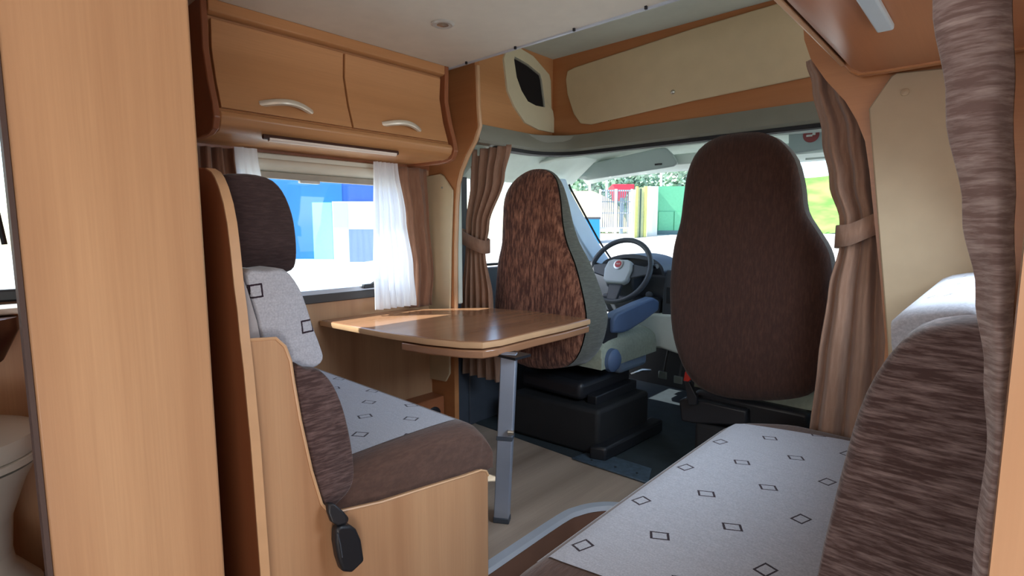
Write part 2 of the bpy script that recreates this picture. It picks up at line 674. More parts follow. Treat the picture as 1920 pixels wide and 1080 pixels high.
# step rim and its brown riser
rim = [(-1.205, -1.2, 0)] + [tuple(p) for p in stp]
struct('trim_1', sweep(rim, [(0.022, 0.0), (0.022, 0.012), (-0.012, 0.012), (-0.012, -0.01), (0, -0.01), (0, 0)]), ALU_T)
struct('trim_2', sweep(rim, [(-0.002, -0.012), (-0.012, -0.012), (-0.012, -0.2), (-0.002, -0.2)]), plain('brown_riser', srgb(96, 66, 52), 0.6))
# metal threshold between the laminate and the cab mat
th = thing('threshold_plate', 'scuffed blue grey metal threshold plate where laminate floor meets the cab mat', 'threshold', (-1.3, 2.13, 0.004))
obj('plate', prism([P(1072, 858, Z=0.012), P(1100, 848, Z=0.012), P(1140, 852, Z=0.012), P(1222, 878, Z=0.012), P(1216, 905, Z=0.012)], (0, 0, -0.008)), plain('worn_metal', srgb(86, 104, 120), 0.5, metal=0.4, var=0.25, nscale=40), th, bevel=0.002)
for s in (0.2, 0.55, 0.85):
    c = P(1085, 856, Z=0.013).lerp(P(1215, 893, Z=0.013), s)
    obj('screw', lathe([(0.006, 0), (0.005, 0.002), (0.002, 0.003)], c, n=10), BLACK, th)

# left wall with the dinette window opening and a bathroom window opening
WIN = (0.78, 1.66, 0.84, 1.40)     # y0 y1 z0 z1
BW = (-0.35, 0.195, 0.95, 1.47)
lw = bmesh.new()
bx(WL - 0.04, WL, -2.5, BW[0], 0, 2.15, lw)
bx(WL - 0.04, WL, BW[0], BW[1], 0, BW[2], lw)
bx(WL - 0.04, WL, BW[0], BW[1], BW[3], 2.15, lw)
bx(WL - 0.04, WL, BW[1], WIN[0], 0, 2.15, lw)
bx(WL - 0.04, WL, WIN[0], WIN[1], 0, WIN[2], lw)
bx(WL - 0.04, WL, WIN[0], WIN[1], WIN[3], 2.15, lw)
bx(WL - 0.04, WL, WIN[1], 1.86, 0, 2.15, lw)
struct('wall_left', lw, WOOD_V, smooth=False)
rw = bmesh.new()
bx(WR, WR + 0.04, 0.64, 1.05, -0.04, 2.15, rw)
bx(WR, WR + 0.04, 1.05, 1.80, -0.04, 1.08, rw)
bx(WR, WR + 0.04, 1.05, 1.80, 1.50, 2.15, rw)
bx(WR, WR + 0.04, 1.80, 2.0, -0.04, 2.15, rw)
struct('wall_right', rw, WOOD_V, smooth=False)
struct('trim_16', bx(0.012, 1.0, 0.58, 0.64, -0.04, 1.899), WOOD_V, smooth=False)
struct('wall_rear', bx(WL, 1.0, -2.54, -2.5, -0.04, 2.15), WOOD_V, smooth=False)
struct('wall_right.001', bx(1.0, 1.04, -2.5, 0.64, -0.04, 2.15), WOOD_V, smooth=False)

# bathroom wall: the big light panel beside the camera
pb = bmesh.new()
bx(-1.03, -1.0, 0.083, 0.315, 0, 1.9, pb)
struct('wall_bathroom', pb, WOOD_V, bevel=0.004)
struct('wall_bathroom.001', bx(WL, -1.03, 0.30, 0.315, 0, 1.9), WOOD_D, smooth=False)
struct('wall_bathroom.002', bx(WL, -1.0, -0.62, -0.6, 0, 1.9), WOOD_D, smooth=False)
# dark gasket on the door jamb
struct('trim_3', bx(-1.034, -0.998, 0.077, 0.083, 0, 1.9), plain('jamb_gasket', srgb(70, 52, 48), 0.6))

# ceilings
struct('roof', bx(WL - 0.04, 1.04, -2.54, 2.6, 2.151, 2.19), CEIL, smooth=False)
struct('ceiling', bx(WL, 1.0, -2.5, YC, 1.9, 1.94), CEIL, smooth=False)
struct('trim_4', bx(-2.03, WR, YC, YC + 0.012, 1.893, 1.945), ALU_T, bevel=0.002)
for k in range(6):
    struct('trim_5' if k == 0 else 'trim_5.%03d' % k, bx(-1.86 + k * 0.3, -1.852 + k * 0.3, YC - 0.012, YC - 0.004, 1.889, 1.9), BLACK)
struct('ceiling.001', bx(WL, WR, YC + 0.012, 2.56, 2.11, 2.15), CEIL_G, smooth=False)

# front overhead: wooden board wrapping the cab opening
sideb = [P(885, 118, X=-1.98), P(975, 60, X=-1.98), (-1.98, 2.5, 2.11), (-1.98, 2.5, 1.60), (-1.98, 1.87, 1.60), (-1.98, 1.87, 2.0)]
sb = bx(-2.30, -1.98, 1.87, 2.5, 1.60, 2.11)
struct('wall_cab_left', sb, WOOD_L, smooth=False)
struct('wall_front', bx(-1.98, WR, 2.5, 2.56, 1.62, 2.11), WOOD_X, smooth=False)

# cream storage panel on the front board
cp = [(1080, 127), (1300, 55), (1520, -10), (1700, -55), (1760, 70), (1700, 100), (1520, 145), (1300, 190), (1110, 234), (1090, 232), (1078, 215), (1066, 178), (1063, 150), (1066, 134)]
fp = thing('overhead_flap', 'long cream padded flap above the windshield set in the wooden front board', 'panel', (-1.2, 2.5, 1.7))
obj('panel', prism([P(x, y, Y=2.498) for x, y in cp], (0, -0.014, 0)), CREAM, fp, bevel=0.006, seg=3)
obj('knob', lathe([(0.011, 0), (0.011, 0.006), (0.006, 0.012), (0.003, 0.014)], P(1262, 173, Y=2.484), axis=(0, -1, 0), n=16), CHROME, fp, label='small chrome push knob')

# speaker frame on the side board
so = [(945, 110), (950, 92), (975, 90), (1000, 105), (1030, 140), (1033, 152), (1034, 205), (1037, 208), (1043, 250), (1010, 243), (985, 230), (965, 200), (952, 170)]
si = [(964, 112), (965, 108), (975, 113), (990, 122), (1012, 140), (1015, 150), (1018, 175), (1020, 190), (1021, 201), (1005, 198), (990, 190), (978, 170), (969, 145)]
spk = thing('corner_shelf', 'cream leaf-shaped frame round a dark open shelf in the upper left corner', 'shelf', (-1.98, 2.3, 1.7))
O_ = [P(x, y, X=-1.968) for x, y in so]
I_ = [P(x, y, X=-1.968) for x, y in si]
obj('frame', holed(O_, I_, (-0.014, 0, 0)), CREAM_P, spk, bevel=0.003)
obj('opening', prism([P(x, y, X=-1.974) for x, y in si], (-0.004, 0, 0)), DARKVOID, spk, label='flat dark panel standing for the shaded recess inside the frame')  # flat plate; the shade of the opening is put into its dark colour
I2 = [p + Vector((0.002, 0, 0)) for p in I_[2:9]]
bmr = bmesh.new()
tube([I_[k] + Vector((-0.003, 0, 0)) for k in range(1, 9)], 0.006, bmr, n=6)
obj('inner_rim', bmr, TRIM_G, spk)

# grey moulded trim round the cab opening
path = [(-1.975, 1.87, 0), (-1.975, 2.2, 0)]
for k in range(9):
    a = PI - (PI / 2) * k / 8
    path.append((-1.725 + 0.25 * math.cos(a), 2.245 + 0.25 * math.sin(a), 0))
path += [(-1.4, 2.497, 0), (-0.8, 2.497, 0), (WR, 2.497, 0)]
struct('trim_6', sweep(path, [(0.03, 1.665), (-0.012, 1.665), (-0.02, 1.64), (-0.035, 1.62), (-0.04, 1.585), (-0.03, 1.572), (0.03, 1.572)]), TRIM_G)
struct('trim_7', sweep([(-1.975, 2.03, 0)] + path[1:], [(0.03, 1.571), (-0.032, 1.571), (-0.032, 1.553), (0.03, 1.553)]), RUB)
# flat wooden infill under the corner between side board and front board
struct('trim_8', prism([(-1.98, 2.2, 1.66), (-1.95, 2.3, 1.66), (-1.88, 2.4, 1.66), (-1.8, 2.47, 1.66), (-1.7, 2.5, 1.66), (-1.98, 2.5, 1.66)], (0, 0, -0.07)), TRIM_G)

# left arch board with its cream inset
YA = 1.84
arch = [(760, 20), (890, 60), (890, 130), (893, 200), (895, 240), (884, 268), (871, 292), (861, 320), (855, 345), (852, 387), (850, 470), (850, 580), (852, 700), (852, 760)]
AP = [P(x, y, Y=YA) for x, y in arch]
AP[0] = Vector((WL, YA, 2.11)); AP[1] = Vector((AP[2].x, YA, 2.11))
AP[-1] = Vector((AP[-2].x, YA, 0.0))
AP.append(Vector((WL, YA, 0)))
struct('wall_arch_left', prism(AP, (0, 0.03, 0)), WOOD_X, smooth=False)
struct('trim_9', tube([P(x, y, Y=YA) + Vector((0, 0.014, 0)) for x, y in [(891, 122), (893, 200), (896, 235), (888, 262), (873, 292), (862, 320), (856, 345), (853, 387), (851, 470), (851, 640)]], 0.012, n=8), WOOD_EDGE)
cl = [(778, 338), (790, 333), (828, 326), (834, 330), (851, 357), (851, 370), (848, 470), (846, 600), (846, 700), (838, 715), (800, 708), (778, 700)]
ppl = thing('pillar_cover', 'cream padded pillar cover on the left, between the brown curtain and the tied cab curtain', 'panel', (-2.18, 1.83, 0.5))
obj('panel', prism([P(x, y, Y=1.838) for x, y in cl], (0, -0.012, 0)), CREAM, ppl, bevel=0.004)
obj('button', lathe([(0.006, 0), (0.005, 0.003), (0.002, 0.005)], P(829, 352, Y=1.826), axis=(0, -1, 0), n=12), TRIM_G, ppl)

# right arch board with its cream inset
YB = 1.95
ar = [(1500, 40), (1508, 75), (1520, 110), (1548, 150), (1585, 190), (1606, 225), (1622, 265), (1630, 320), (1640, 420), (1650, 520), (1660, 640), (1668, 780)]
AR = [P(x, y, Y=YB) for x, y in ar]
AR[0] = Vector((AR[0].x - 0.03, YB, 2.11))
AR[-1] = Vector((AR[-2].x + 0.01, YB, 0.0))
AR += [Vector((WR, YB, 0)), Vector((WR, YB, 2.11))]
struct('wall_arch_right', prism(AR, (0, 0.03, 0)), WOOD_X, smooth=False)
cr = [(1630, 205), (1636, 196), (1672, 144), (1682, 138), (1780, 128), (1878, 122), (1878, 800), (1672, 800), (1665, 640), (1652, 480), (1640, 330)]
ppr = thing('pillar_cover', 'tall beige padded pillar cover on the right, behind the striped curtain', 'panel', (-0.15, 1.94, 0.5))
obj('panel', prism([P(x, y, Y=1.948) for x, y in cr], (0, -0.012, 0)), CREAM_R, ppr, bevel=0.004)
obj('button', lathe([(0.011, 0), (0.010, 0.004), (0.004, 0.007)], P(1697, 173, Y=1.936), axis=(0, -1, 0), n=16), CREAM_R, ppr)

# ------------------------------------------------------------------ cab shell
# roof lining sloping to the windshield header
rf = bmesh.new()
LW_, RW_ = -2.24, -0.24
rows = [(2.50, 1.556, 0), (2.62, 1.63, 0), (2.9, 1.67, 0), (3.12, 1.66, 0), (3.27, 1.60, 0), (3.38, 1.53, 0)]
g = []
for y, z, _ in rows:
    row = []
    for k in range(13):
        u = k / 12
        x = LW_ - 0.02 + (RW_ - LW_ + 0.04) * u
        side = abs(2 * u - 1) ** 5
        row.append(rf.verts.new((x, y - 0.12 * side * (1 if y > 2.6 else 0), z - 0.06 * side)))
    g.append(row)
for a, b in zip(g, g[1:]):
    for k in range(12):
        rf.faces.new([a[k], a[k + 1], b[k + 1], b[k]])
struct('ceiling_cab', rf, LINING, solid=0.02)
sidel = bx(-2.30, -2.24, 1.875, 3.1, 1.475, 1.60)
struct('wall_cab_left.001', sidel, LINING, bevel=0.02)
struct('wall_cab_roof', bx(WL, -1.98, 1.875, 2.5, 1.585, 1.60), LINING)
# left side: door with window
dl = bmesh.new()
bx(-2.28, -2.22, 1.875, 2.05, 0.0, 1.47, dl)
bx(-2.28, -2.22, 2.05, 3.3, 0.0, 0.92, dl)
struct('door_1', dl, DASH, bevel=0.01)
struct('trim_17', bx(-2.225, -2.10, 1.872, 1.90, 0.75, 1.60), LINING, bevel=0.008)
struct('wall_cab_right', bx(-0.22, -0.18, 1.99, 3.4, 0.0, 0.95), LINING)
struct('wall_cab_right.001', bx(-0.22, -0.18, 1.99, 3.3, 1.42, 1.60), LINING)
struct('wall_cab_right.002', bx(-0.22, -0.18, 1.99, 2.1, 0.95, 1.45), LINING)
# door window frame: black gasket plus pale frame
wf = [(2.08, 1.475), (2.75, 1.475), (2.88, 1.38), (3.02, 1.16), (3.18, 0.93), (2.08, 0.93)]
d1 = [Vector((-2.235, y, z)) for y, z in wf]
cen = sum(d1, Vector()) / len(d1)
inn = [cen + (p - cen) * 0.95 for p in d1]
w3 = obj('window_3', holed(d1, inn, (0.02, 0, 0)), RUB, kind='structure', bevel=0.004)
obj('window_pane', prism([p + Vector((0.008, 0, 0)) for p in inn], (0.004, 0, 0)), GLASS, w3)
# A pillar, left and right
pl = [tuple(P(x, y, X=-2.10)) for x, y in [(1046, 335), (1062, 335), (1068, 352), (1119, 448), (1160, 512), (1132, 516), (1088, 450), (1050, 368)]]
struct('trim_10', prism(pl, (-0.05, 0, 0)), PILLAR, bevel=0.012, seg=3)
struct('trim_11', prism([(-x - 2.44, y, z) for x, y, z in pl], (0.07, 0, 0)), PILLAR, bevel=0.012, seg=3)
gk = [P(x, y, X=-2.105) for x, y in [(1067, 346), (1070, 354), (1121, 448), (1163, 512)]]
struct('trim_12', tube(gk, 0.007, n=6), RUB)
# windshield
ws = bmesh.new()
gr = []
for i in range(9):
    t = i / 8
    row = []
    for k in range(17):
        u = k / 16
        x = -2.18 + 1.92 * u
        bow = 1 - abs(2 * u - 1) ** 2.4
        row.append(ws.verts.new((x, 3.05 + 0.62 * t + 0.32 * bow, 1.53 - 0.63 * t)))
    gr.append(row)
for a, b in zip(gr, gr[1:]):
    for k in range(16):
        ws.faces.new([a[k], a[k + 1], b[k + 1], b[k]])
w2 = obj('window_2', ws, GLASS, kind='structure', solid=0.004)

# sun visors
for nm, pts, lab, cc in (
    ('sun_visor', [(1072, 318), (1082, 312), (1235, 277), (1248, 277), (1262, 290), (1270, 306), (1262, 312), (1100, 338), (1085, 336)], 'grey driver sun visor flat against the cab roof above the steering wheel', None),
    ('sun_visor', [(1478, 241), (1560, 226), (1640, 215), (1640, 272), (1545, 279), (1488, 288), (1478, 280)], 'grey passenger sun visor with a round red warning sticker beside the right curtain', 'p')):
    r_ = thing(nm, lab, 'sun visor', P(*pts[0], Y=3.1 if cc is None else 3.12))
    Y_ = 3.10 if cc is None else 3.12
    obj('visor_board', prism([P(x, y, Y=Y_) for x, y in pts], (0, 0.022, 0)), VISOR, r_, bevel=0.008, seg=3)
    if cc is None:
        c = P(1235, 308, Y=3.098)
        obj('clip', bx(c.x - 0.025, c.x + 0.02, c.y - 0.004, c.y + 0.002, c.z - 0.005, c.z + 0.005), BLACK, r_)
    else:
        c = P(1521, 253, Y=3.118)
        st = obj('warning_sticker', lathe([(0.038, 0), (0.038, 0.0015)], c, axis=(0, -1, 0), n=28), plain('sticker_red', srgb(140, 60, 60), 0.5), r_, label='round red airbag warning sticker')
        st.scale = (1, 1, 1)
        obj('pictogram', bx(c.x - 0.022, c.x + 0.006, c.y - 0.003, c.y - 0.002, c.z - 0.008, c.z + 0.002), WHITE, st)
        obj('pictogram', bx(c.x + 0.006, c.x + 0.020, c.y - 0.003, c.y - 0.002, c.z - 0.002, c.z + 0.012), WHITE, st)
        obj('vanity_strip', bx(c.x - 0.02, c.x + 0.25, Y_ - 0.002, Y_ + 0.002, c.z - 0.125, c.z - 0.115), LINING, r_)
# header between the visors
struct('trim_13', bx(-2.1, -0.26, 3.13, 3.17, 1.535, 1.60), LINING, bevel=0.01)

# grab handle on the left cab roof
gh = thing('grab_handle', 'small grey folding grab handle on the lining above the driver door', 'handle', (-2.1, 2.4, 1.54))
obj('bar', tube(smooth_loop([P(958, 287, X=-2.14), P(975, 294, X=-2.11), P(1000, 300, X=-2.11), P(1008, 298, X=-2.14)], 4, False), 0.011, n=8), CLOTH_GREY, gh)
obj('recess', bx(-2.17, -2.15, 2.27, 2.40, 1.550, 1.575), DASH, gh)
struct('trim_14', prism([(-2.24, 2.0, 1.60), (-1.99, 2.0, 1.60), (-2.20, 2.0, 1.44), (-2.24, 2.0, 1.42)], (0, 1.0, 0)), LINING, bevel=0.01)

# ------------------------------------------------------------------ dinette window
w1 = obj('window_1', holed([(WL + 0.004, WIN[0] - 0.03, WIN[2] - 0.03), (WL + 0.004, WIN[1] + 0.03, WIN[2] - 0.03), (WL + 0.004, WIN[1] + 0.03, WIN[3] + 0.03), (WL + 0.004, WIN[0] - 0.03, WIN[3] + 0.03)],
                           [(WL + 0.004, WIN[0] + 0.01, WIN[2] + 0.01), (WL + 0.004, WIN[1] - 0.01, WIN[2] + 0.01), (WL + 0.004, WIN[1] - 0.01, WIN[3] - 0.01), (WL + 0.004, WIN[0] + 0.01, WIN[3] - 0.01)], (0.02, 0, 0)), plain('dark_window_frame', srgb(62, 60, 60), 0.5), kind='structure', bevel=0.004)
obj('window_pane', bx(WL - 0.012, WL - 0.006, WIN[0], WIN[1], WIN[2], WIN[3]), GLASS_B, w1)
obj('bottom_rail', bx(WL + 0.0, WL + 0.02, WIN[0] + 0.01, WIN[1] - 0.01, WIN[2] + 0.008, WIN[2] + 0.03), ALU_T, w1)
stay = obj('window_catch', bx(WL + 0.02, WL + 0.045, 1.40, 1.47, WIN[2] + 0.02, WIN[2] + 0.04), BLACK, w1, bevel=0.004)
obj('lever', tube([(WL + 0.03, 1.44, WIN[2] + 0.03), (WL + 0.06, 1.47, WIN[2] + 0.06), (WL + 0.06, 1.52, WIN[2] + 0.045)], 0.008, n=8), BLACK, stay)
bl = thing('roller_blind', 'rolled up cream window blind in its cassette above the dinette window', 'blind', (-2.27, 1.2, 1.40))
obj('cassette', prism(smooth_loop([(-2.295, 0.87, 1.385), (-2.255, 0.87, 1.385), (-2.235, 0.87, 1.405), (-2.24, 0.87, 1.43), (-2.255, 0.87, 1.435), (-2.255, 0.87, 1.455), (-2.295, 0.87, 1.455)], 3), (0, 0.72, 0)), CREAM_W, bl)
obj('pull_bar', bx(-2.275, -2.25, 0.87, 1.59, 1.355, 1.383), plain('blind_bar', srgb(168, 160, 144), 0.5), bl, bevel=0.003)
obj('clip', bx(-2.272, -2.246, 1.10, 1.19, 1.343, 1.356), WHITE, bl, bevel=0.003)
# bathroom window
bf = obj('window_4', holed([(WL, BW[0] - 0.03, BW[2] - 0.03), (WL, BW[1] + 0.02, BW[2] - 0.03), (WL, BW[1] + 0.02, BW[3] + 0.03), (WL, BW[0] - 0.03, BW[3] + 0.03)],
                           [(WL, BW[0] + 0.01, BW[2] + 0.01), (WL, BW[1] - 0.015, BW[2] + 0.01), (WL, BW[1] - 0.015, BW[3] - 0.01), (WL, BW[0] + 0.01, BW[3] - 0.01)], (0.02, 0, 0)), BLACK, kind='structure', bevel=0.008)
obj('window_pane', bx(WL - 0.01, WL - 0.006, BW[0], BW[1], BW[2], BW[3]), GLASS_B, bf)
obj('stay', tube([(WL + 0.03, 0.11, 1.24), (WL + 0.03, 0.145, 1.21), (WL + 0.03, 0.155, 1.10)], 0.008, n=6), BLACK, bf)

# ------------------------------------------------------------------ overhead locker, left
LY0, LY1 = 0.665, 1.70


def lprof(y, grow=0.0):
    pts = [(WL, 1.90), (-1.985, 1.90), (-1.985, 1.85), (-1.99, 1.74), (-1.965, 1.64), (-1.935, 1.56), (-1.925, 1.515), (-1.945, 1.478), (-1.99, 1.465), (-2.06, 1.462), (WL, 1.468)]
    return [Vector((x + (grow if x > -2.2 else 0), y, z - (grow if z < 1.6 else 0) * 0.6)) for x, z in pts]


lk = thing('overhead_locker', 'beech overhead locker with two flap doors above the dinette window', 'cabinet', (-2.1, 1.18, 1.46))
body = [(WL, 1.885), (-2.005, 1.885), (-2.012, 1.84), (-2.018, 1.74), (-1.992, 1.64), (-1.962, 1.56), (-1.948, 1.518), (-1.962, 1.487), (-2.00, 1.472), (WL, 1.472)]
obj('body', prism([Vector((x, LY0 + 0.01, z)) for x, z in body], (0, LY1 - LY0 - 0.02, 0)), WOOD_L, lk)
obj('end_panel', prism(lprof(LY0 - 0.008, 0.004), (0, 0.022, 0)), WOOD_D, lk, bevel=0.004)
obj('end_panel', prism(lprof(LY1 - 0.014, 0.012), (0, 0.024, 0)), WOOD_D, lk, bevel=0.004)
obj('top_rail', prism([Vector((x, LY0 + 0.014, z)) for x, z in [(-2.0, 1.9), (-1.975, 1.9), (-1.975, 1.862), (-1.99, 1.855), (-2.01, 1.855)]], (0, LY1 - LY0 - 0.028, 0)), WOOD_L, lk, bevel=0.003)
obj('lower_rail', prism([Vector((x, LY0 + 0.014, z)) for x, z in [(-1.975, 1.534), (-1.935, 1.538), (-1.922, 1.52), (-1.932, 1.492), (-1.96, 1.474), (-2.0, 1.468), (-2.0, 1.49)]], (0, LY1 - LY0 - 0.028, 0)), WOOD_L, lk, bevel=0.006, seg=3)
dp = [(-1.988, 1.842), (-1.996, 1.75), (-1.972, 1.64), (-1.945, 1.565), (-1.940, 1.548), (-1.960, 1.548), (-1.992, 1.64), (-2.016, 1.75), (-2.008, 1.842)]
for a, b, h0, h1 in ((LY0 + 0.024, 1.172, 0.822, 1.012), (1.180, LY1 - 0.03, 1.324, 1.519)):
    d_ = obj('door', prism([Vector((x, a, z)) for x, z in dp], (0, b - a, 0)), WOOD_L, lk, bevel=0.002)
    hp = []
    for k in range(13):
        t = k / 12
        hp.append((-1.958 + 0.035 * math.sin(PI * t) + 0.0, h0 + (h1 - h0) * t, 1.583 + 0.014 * math.sin(PI * t)))
    hb = bmesh.new()
    for k in range(12):
        pass
    tube(hp, [0.010] + [0.0105] * 11 + [0.010], hb, n=8, flat=1.15)
    obj('handle', hb, HANDLE, d_, label='curved satin metal handle')
ls = obj('light_strip', tube([(-1.952, 0.845, 1.466), (-1.952, 1.385, 1.466)], 0.0095, n=10), plain('strip_lens', srgb(240, 222, 206), 0.3, var=0.01), lk, label='slim white light strip under the locker')
obj('strip_recess', tube([(-1.952, 0.825, 1.4715), (-1.952, 1.395, 1.4715)], 0.0095, n=8), plain('strip_slot', srgb(70, 40, 28), 0.6), lk)

# wooden valance below locker, behind the curtains
struct('trim_15', bx(-2.298, -2.28, 0.40, 1.83, 1.455, 1.50), WOOD_D)

# ceiling spotlight
SPR = plain('spot_ring', srgb(196, 196, 190), 0.3, metal=0.15, var=0.05)
sp = thing('ceiling_spotlight', 'round chrome spotlight recessed in the pale ceiling', 'spotlight', tuple(P(830, 44, Z=1.9)))
c = P(830, 44, Z=1.9)
obj('ring', lathe([(0.030, 0), (0.043, 0), (0.043, -0.004), (0.036, -0.008), (0.028, -0.006)], c, n=32), SPR, sp)
obj('lens', lathe([(0.024, -0.001), (0.022, -0.006), (0.012, -0.009), (0.002, -0.010)], c, n=24), plain('lens_grey', srgb(170, 160, 150), 0.15, metal=0.6), sp)

# ------------------------------------------------------------------ overhead locker, right
rl = thing('overhead_locker', 'beech overhead locker with rounded underside at the top right above the sofa', 'cabinet', (-0.2, 1.2, 1.6))
rp = [(WR - 0.004, 1.60), (-0.30, 1.60), (-0.345, 1.603), (-0.368, 1.618), (-0.385, 1.64), (-0.42, 1.70), (-0.44, 1.78), (-0.42, 1.897), (WR - 0.004, 1.897)]
obj('body', prism([Vector((x, 0.655, z)) for x, z in rp], (0, 1.23, 0)), WOOD_R, rl, angle=60)
rp2 = [(WR - 0.004, 1.594), (-0.30, 1.594), (-0.352, 1.596), (-0.378, 1.612), (-0.395, 1.64), (-0.43, 1.70), (-0.45, 1.78), (-0.43, 1.897), (WR - 0.004, 1.897)]
obj('end_panel', prism([Vector((x, 1.885, z)) for x, z in rp2], (0, 0.03, 0)), WOOD_X, rl, bevel=0.004)
obj('front_lip', sweep([(-0.385, 0.66, 0), (-0.385, 1.885, 0)], [(0.0, 1.632), (0.012, 1.628), (0.045, 1.69), (0.032, 1.70)]), WOOD_EDGE, rl, bevel=0.003)
obj('light_strip', bx(-0.246, -0.214, 0.72, 1.48, 1.585, 1.600), plain('strip_lens_cool', srgb(196, 210, 214), 0.3, var=0.01), rl, bevel=0.004, label='slim frosted light strip under the locker')

# ------------------------------------------------------------------ dinette bench, left
db = thing('dinette_bench', 'beech dinette bench with a tall rounded end panel beside the bathroom wall', 'bench', (-1.7, 0.8, 0))
ep = [(-1.045, 0)] + [(P(x, y, Y=0.392).x, P(x, y, Y=0.392).z) for x, y in [(489, 1070), (471, 830), (458, 693), (451, 633), (446, 581), (440, 537), (433, 467), (427, 418), (420, 381), (411, 350), (404, 333), (397, 322), (386, 315), (370, 314)]]
ep += [(-2.28, ep[-1][1]), (-2.28, 0)]
obj('end_panel', prism([Vector((x, 0.392, z)) for x, z in ep], (0, 0.015, 0)), WOOD_D, db, bevel=0.003)
es = [Vector((x + 0.0025, 0.3905, z)) for x, z in ep[:14]]
ebm = bmesh.new()
prev = None
for p in es:
    cur = [ebm.verts.new(p + Vector(v)) for v in ((0, 0, 0), (0, 0.018, 0), (-0.004, 0.018, -0.002), (-0.004, 0, -0.002))]
    if prev:
        for k in range(4):
            ebm.faces.new([prev[k], prev[(k + 1) % 4], cur[(k + 1) % 4], cur[k]])
    prev = cur
obj('edge_band', ebm, WOOD_EDGE, db)
sp_ = [(0.408, 0), (0.408, 0.93), (0.462, 0.925), (0.48, 0.905), (0.490, 0.872), (0.494, 0.83), (0.505, 0.74), (0.525, 0.62), (0.545, 0.535), (0.565, 0.505), (0.60, 0.497), (0.70, 0.478), (0.85, 0.462), (0.97, 0.448), (1.04, 0.442), (1.062, 0.432), (1.070, 0.415), (1.070, 0)]
obj('side_panel', prism([Vector((-1.08, y, z)) for y, z in sp_], (-0.018, 0, 0)), WOOD_V, db, bevel=0.003)
obj('edge_band', tube([Vector((-1.0805, y, z + 0.0015)) for y, z in sp_[1:17]], 0.0035, n=6), WOOD_EDGE, db)
obj('seat_box', bx(-2.28, -1.098, 0.41, 1.02, 0.0, 0.418), WOOD_V, db)

# seat cushion: brown border along aisle and front, white inset with diamonds
SC = thing('seat_cushion', 'brown and white dinette seat cushion with small diamonds, on the left bench', 'cushion', (-1.7, 0.8, 0.44))
X0, X1, Y0_, Y1_ = -1.098, -2.26, 0.52, 1.11


def ztop(x, y):
    base = 0.572 + 0.018 * math.sin(PI * min(max((y - Y0_) / (Y1_ - Y0_), 0), 1))
    d = Y1_ - y
    if d < 0.11:
        base -= 0.070 * (1 - max(d, 0) / 0.11) ** 2.6
    e = X0 - x
    if e < 0.05:
        base -= 0.03 * (1 - max(e, 0) / 0.05) ** 2
    return base


def zbot(y):
    t = (y - 0.56) / (1.07 - 0.56)
    return 0.512 - 0.068 * min(max(t, 0), 1) ** 0.9


def heightpad(xs, ys, zt, zb):
    bm = bmesh.new()
    T = [[bm.verts.new((x, y, zt(x, y))) for y in ys] for x in xs]
    B = [[bm.verts.new((x, y, zb(x, y))) for y in ys] for x in xs]
    n, m = len(xs), len(ys)
    for i in range(n - 1):
        for j in range(m - 1):
            bm.faces.new([T[i][j], T[i + 1][j], T[i + 1][j + 1], T[i][j + 1]])
            bm.faces.new([B[i][j], B[i][j + 1], B[i + 1][j + 1], B[i + 1][j]])
    for i in range(n - 1):
        bm.faces.new([T[i][0], B[i][0], B[i + 1][0], T[i + 1][0]])
        bm.faces.new([T[i][-1], T[i + 1][-1], B[i + 1][-1], B[i][-1]])
    for j in range(m - 1):
        bm.faces.new([T[0][j], T[0][j + 1], B[0][j + 1], B[0][j]])
        bm.faces.new([T[-1][j], B[-1][j], B[-1][j + 1], T[-1][j + 1]])
    return bm


def eased(a, b, n):
    return [a + (b - a) * (0.5 - 0.5 * math.cos(PI * k / n)) for k in range(n + 1)]


xs = eased(X0, X1, 24)
ys = eased(Y0_, Y1_, 24)
obj('cushion', heightpad(xs, ys, ztop, lambda x, y: zbot(y) - 0.022), BROWN_TOP, SC, bevel=0.006, angle=50)


def panel_grid(fn, nu, nv, zf):
    bm = bmesh.new()
    G = []
    for i in range(nu + 1):
        row = []
        for j in range(nv + 1):
            x, y = fn(i / nu, j / nv)
            row.append(bm.verts.new((x, y, zf(x, y) + 0.0025)))
        G.append(row)
    for i in range(nu):
        for j in range(nv):
            bm.faces.new([G[i][j], G[i + 1][j], G[i + 1][j + 1], G[i][j + 1]])
    return bm


obj('white_panel', panel_grid(lambda s, t: (-1.170 - 1.05 * s + 0.012 * math.sin(PI * t), 0.58 + (1.02 - 0.58) * t), 20, 16, ztop), DIA_L, SC, label='white cloth panel with small brown diamonds')

# backrest of the near dinette seat: lumbar pad, white middle, brown headrest
bk = thing('backrest_cushion', 'dinette backrest with white diamond middle and brown lumbar bolster, beside the aisle', 'cushion', (-1.35, 0.5, 0.5))
XA = -1.101


def deeper(L, ymin=0.409):
    return [(max(ymin, y * 1.0185), 1.15 + (z - 1.15) * 1.0185) for y, z in L]


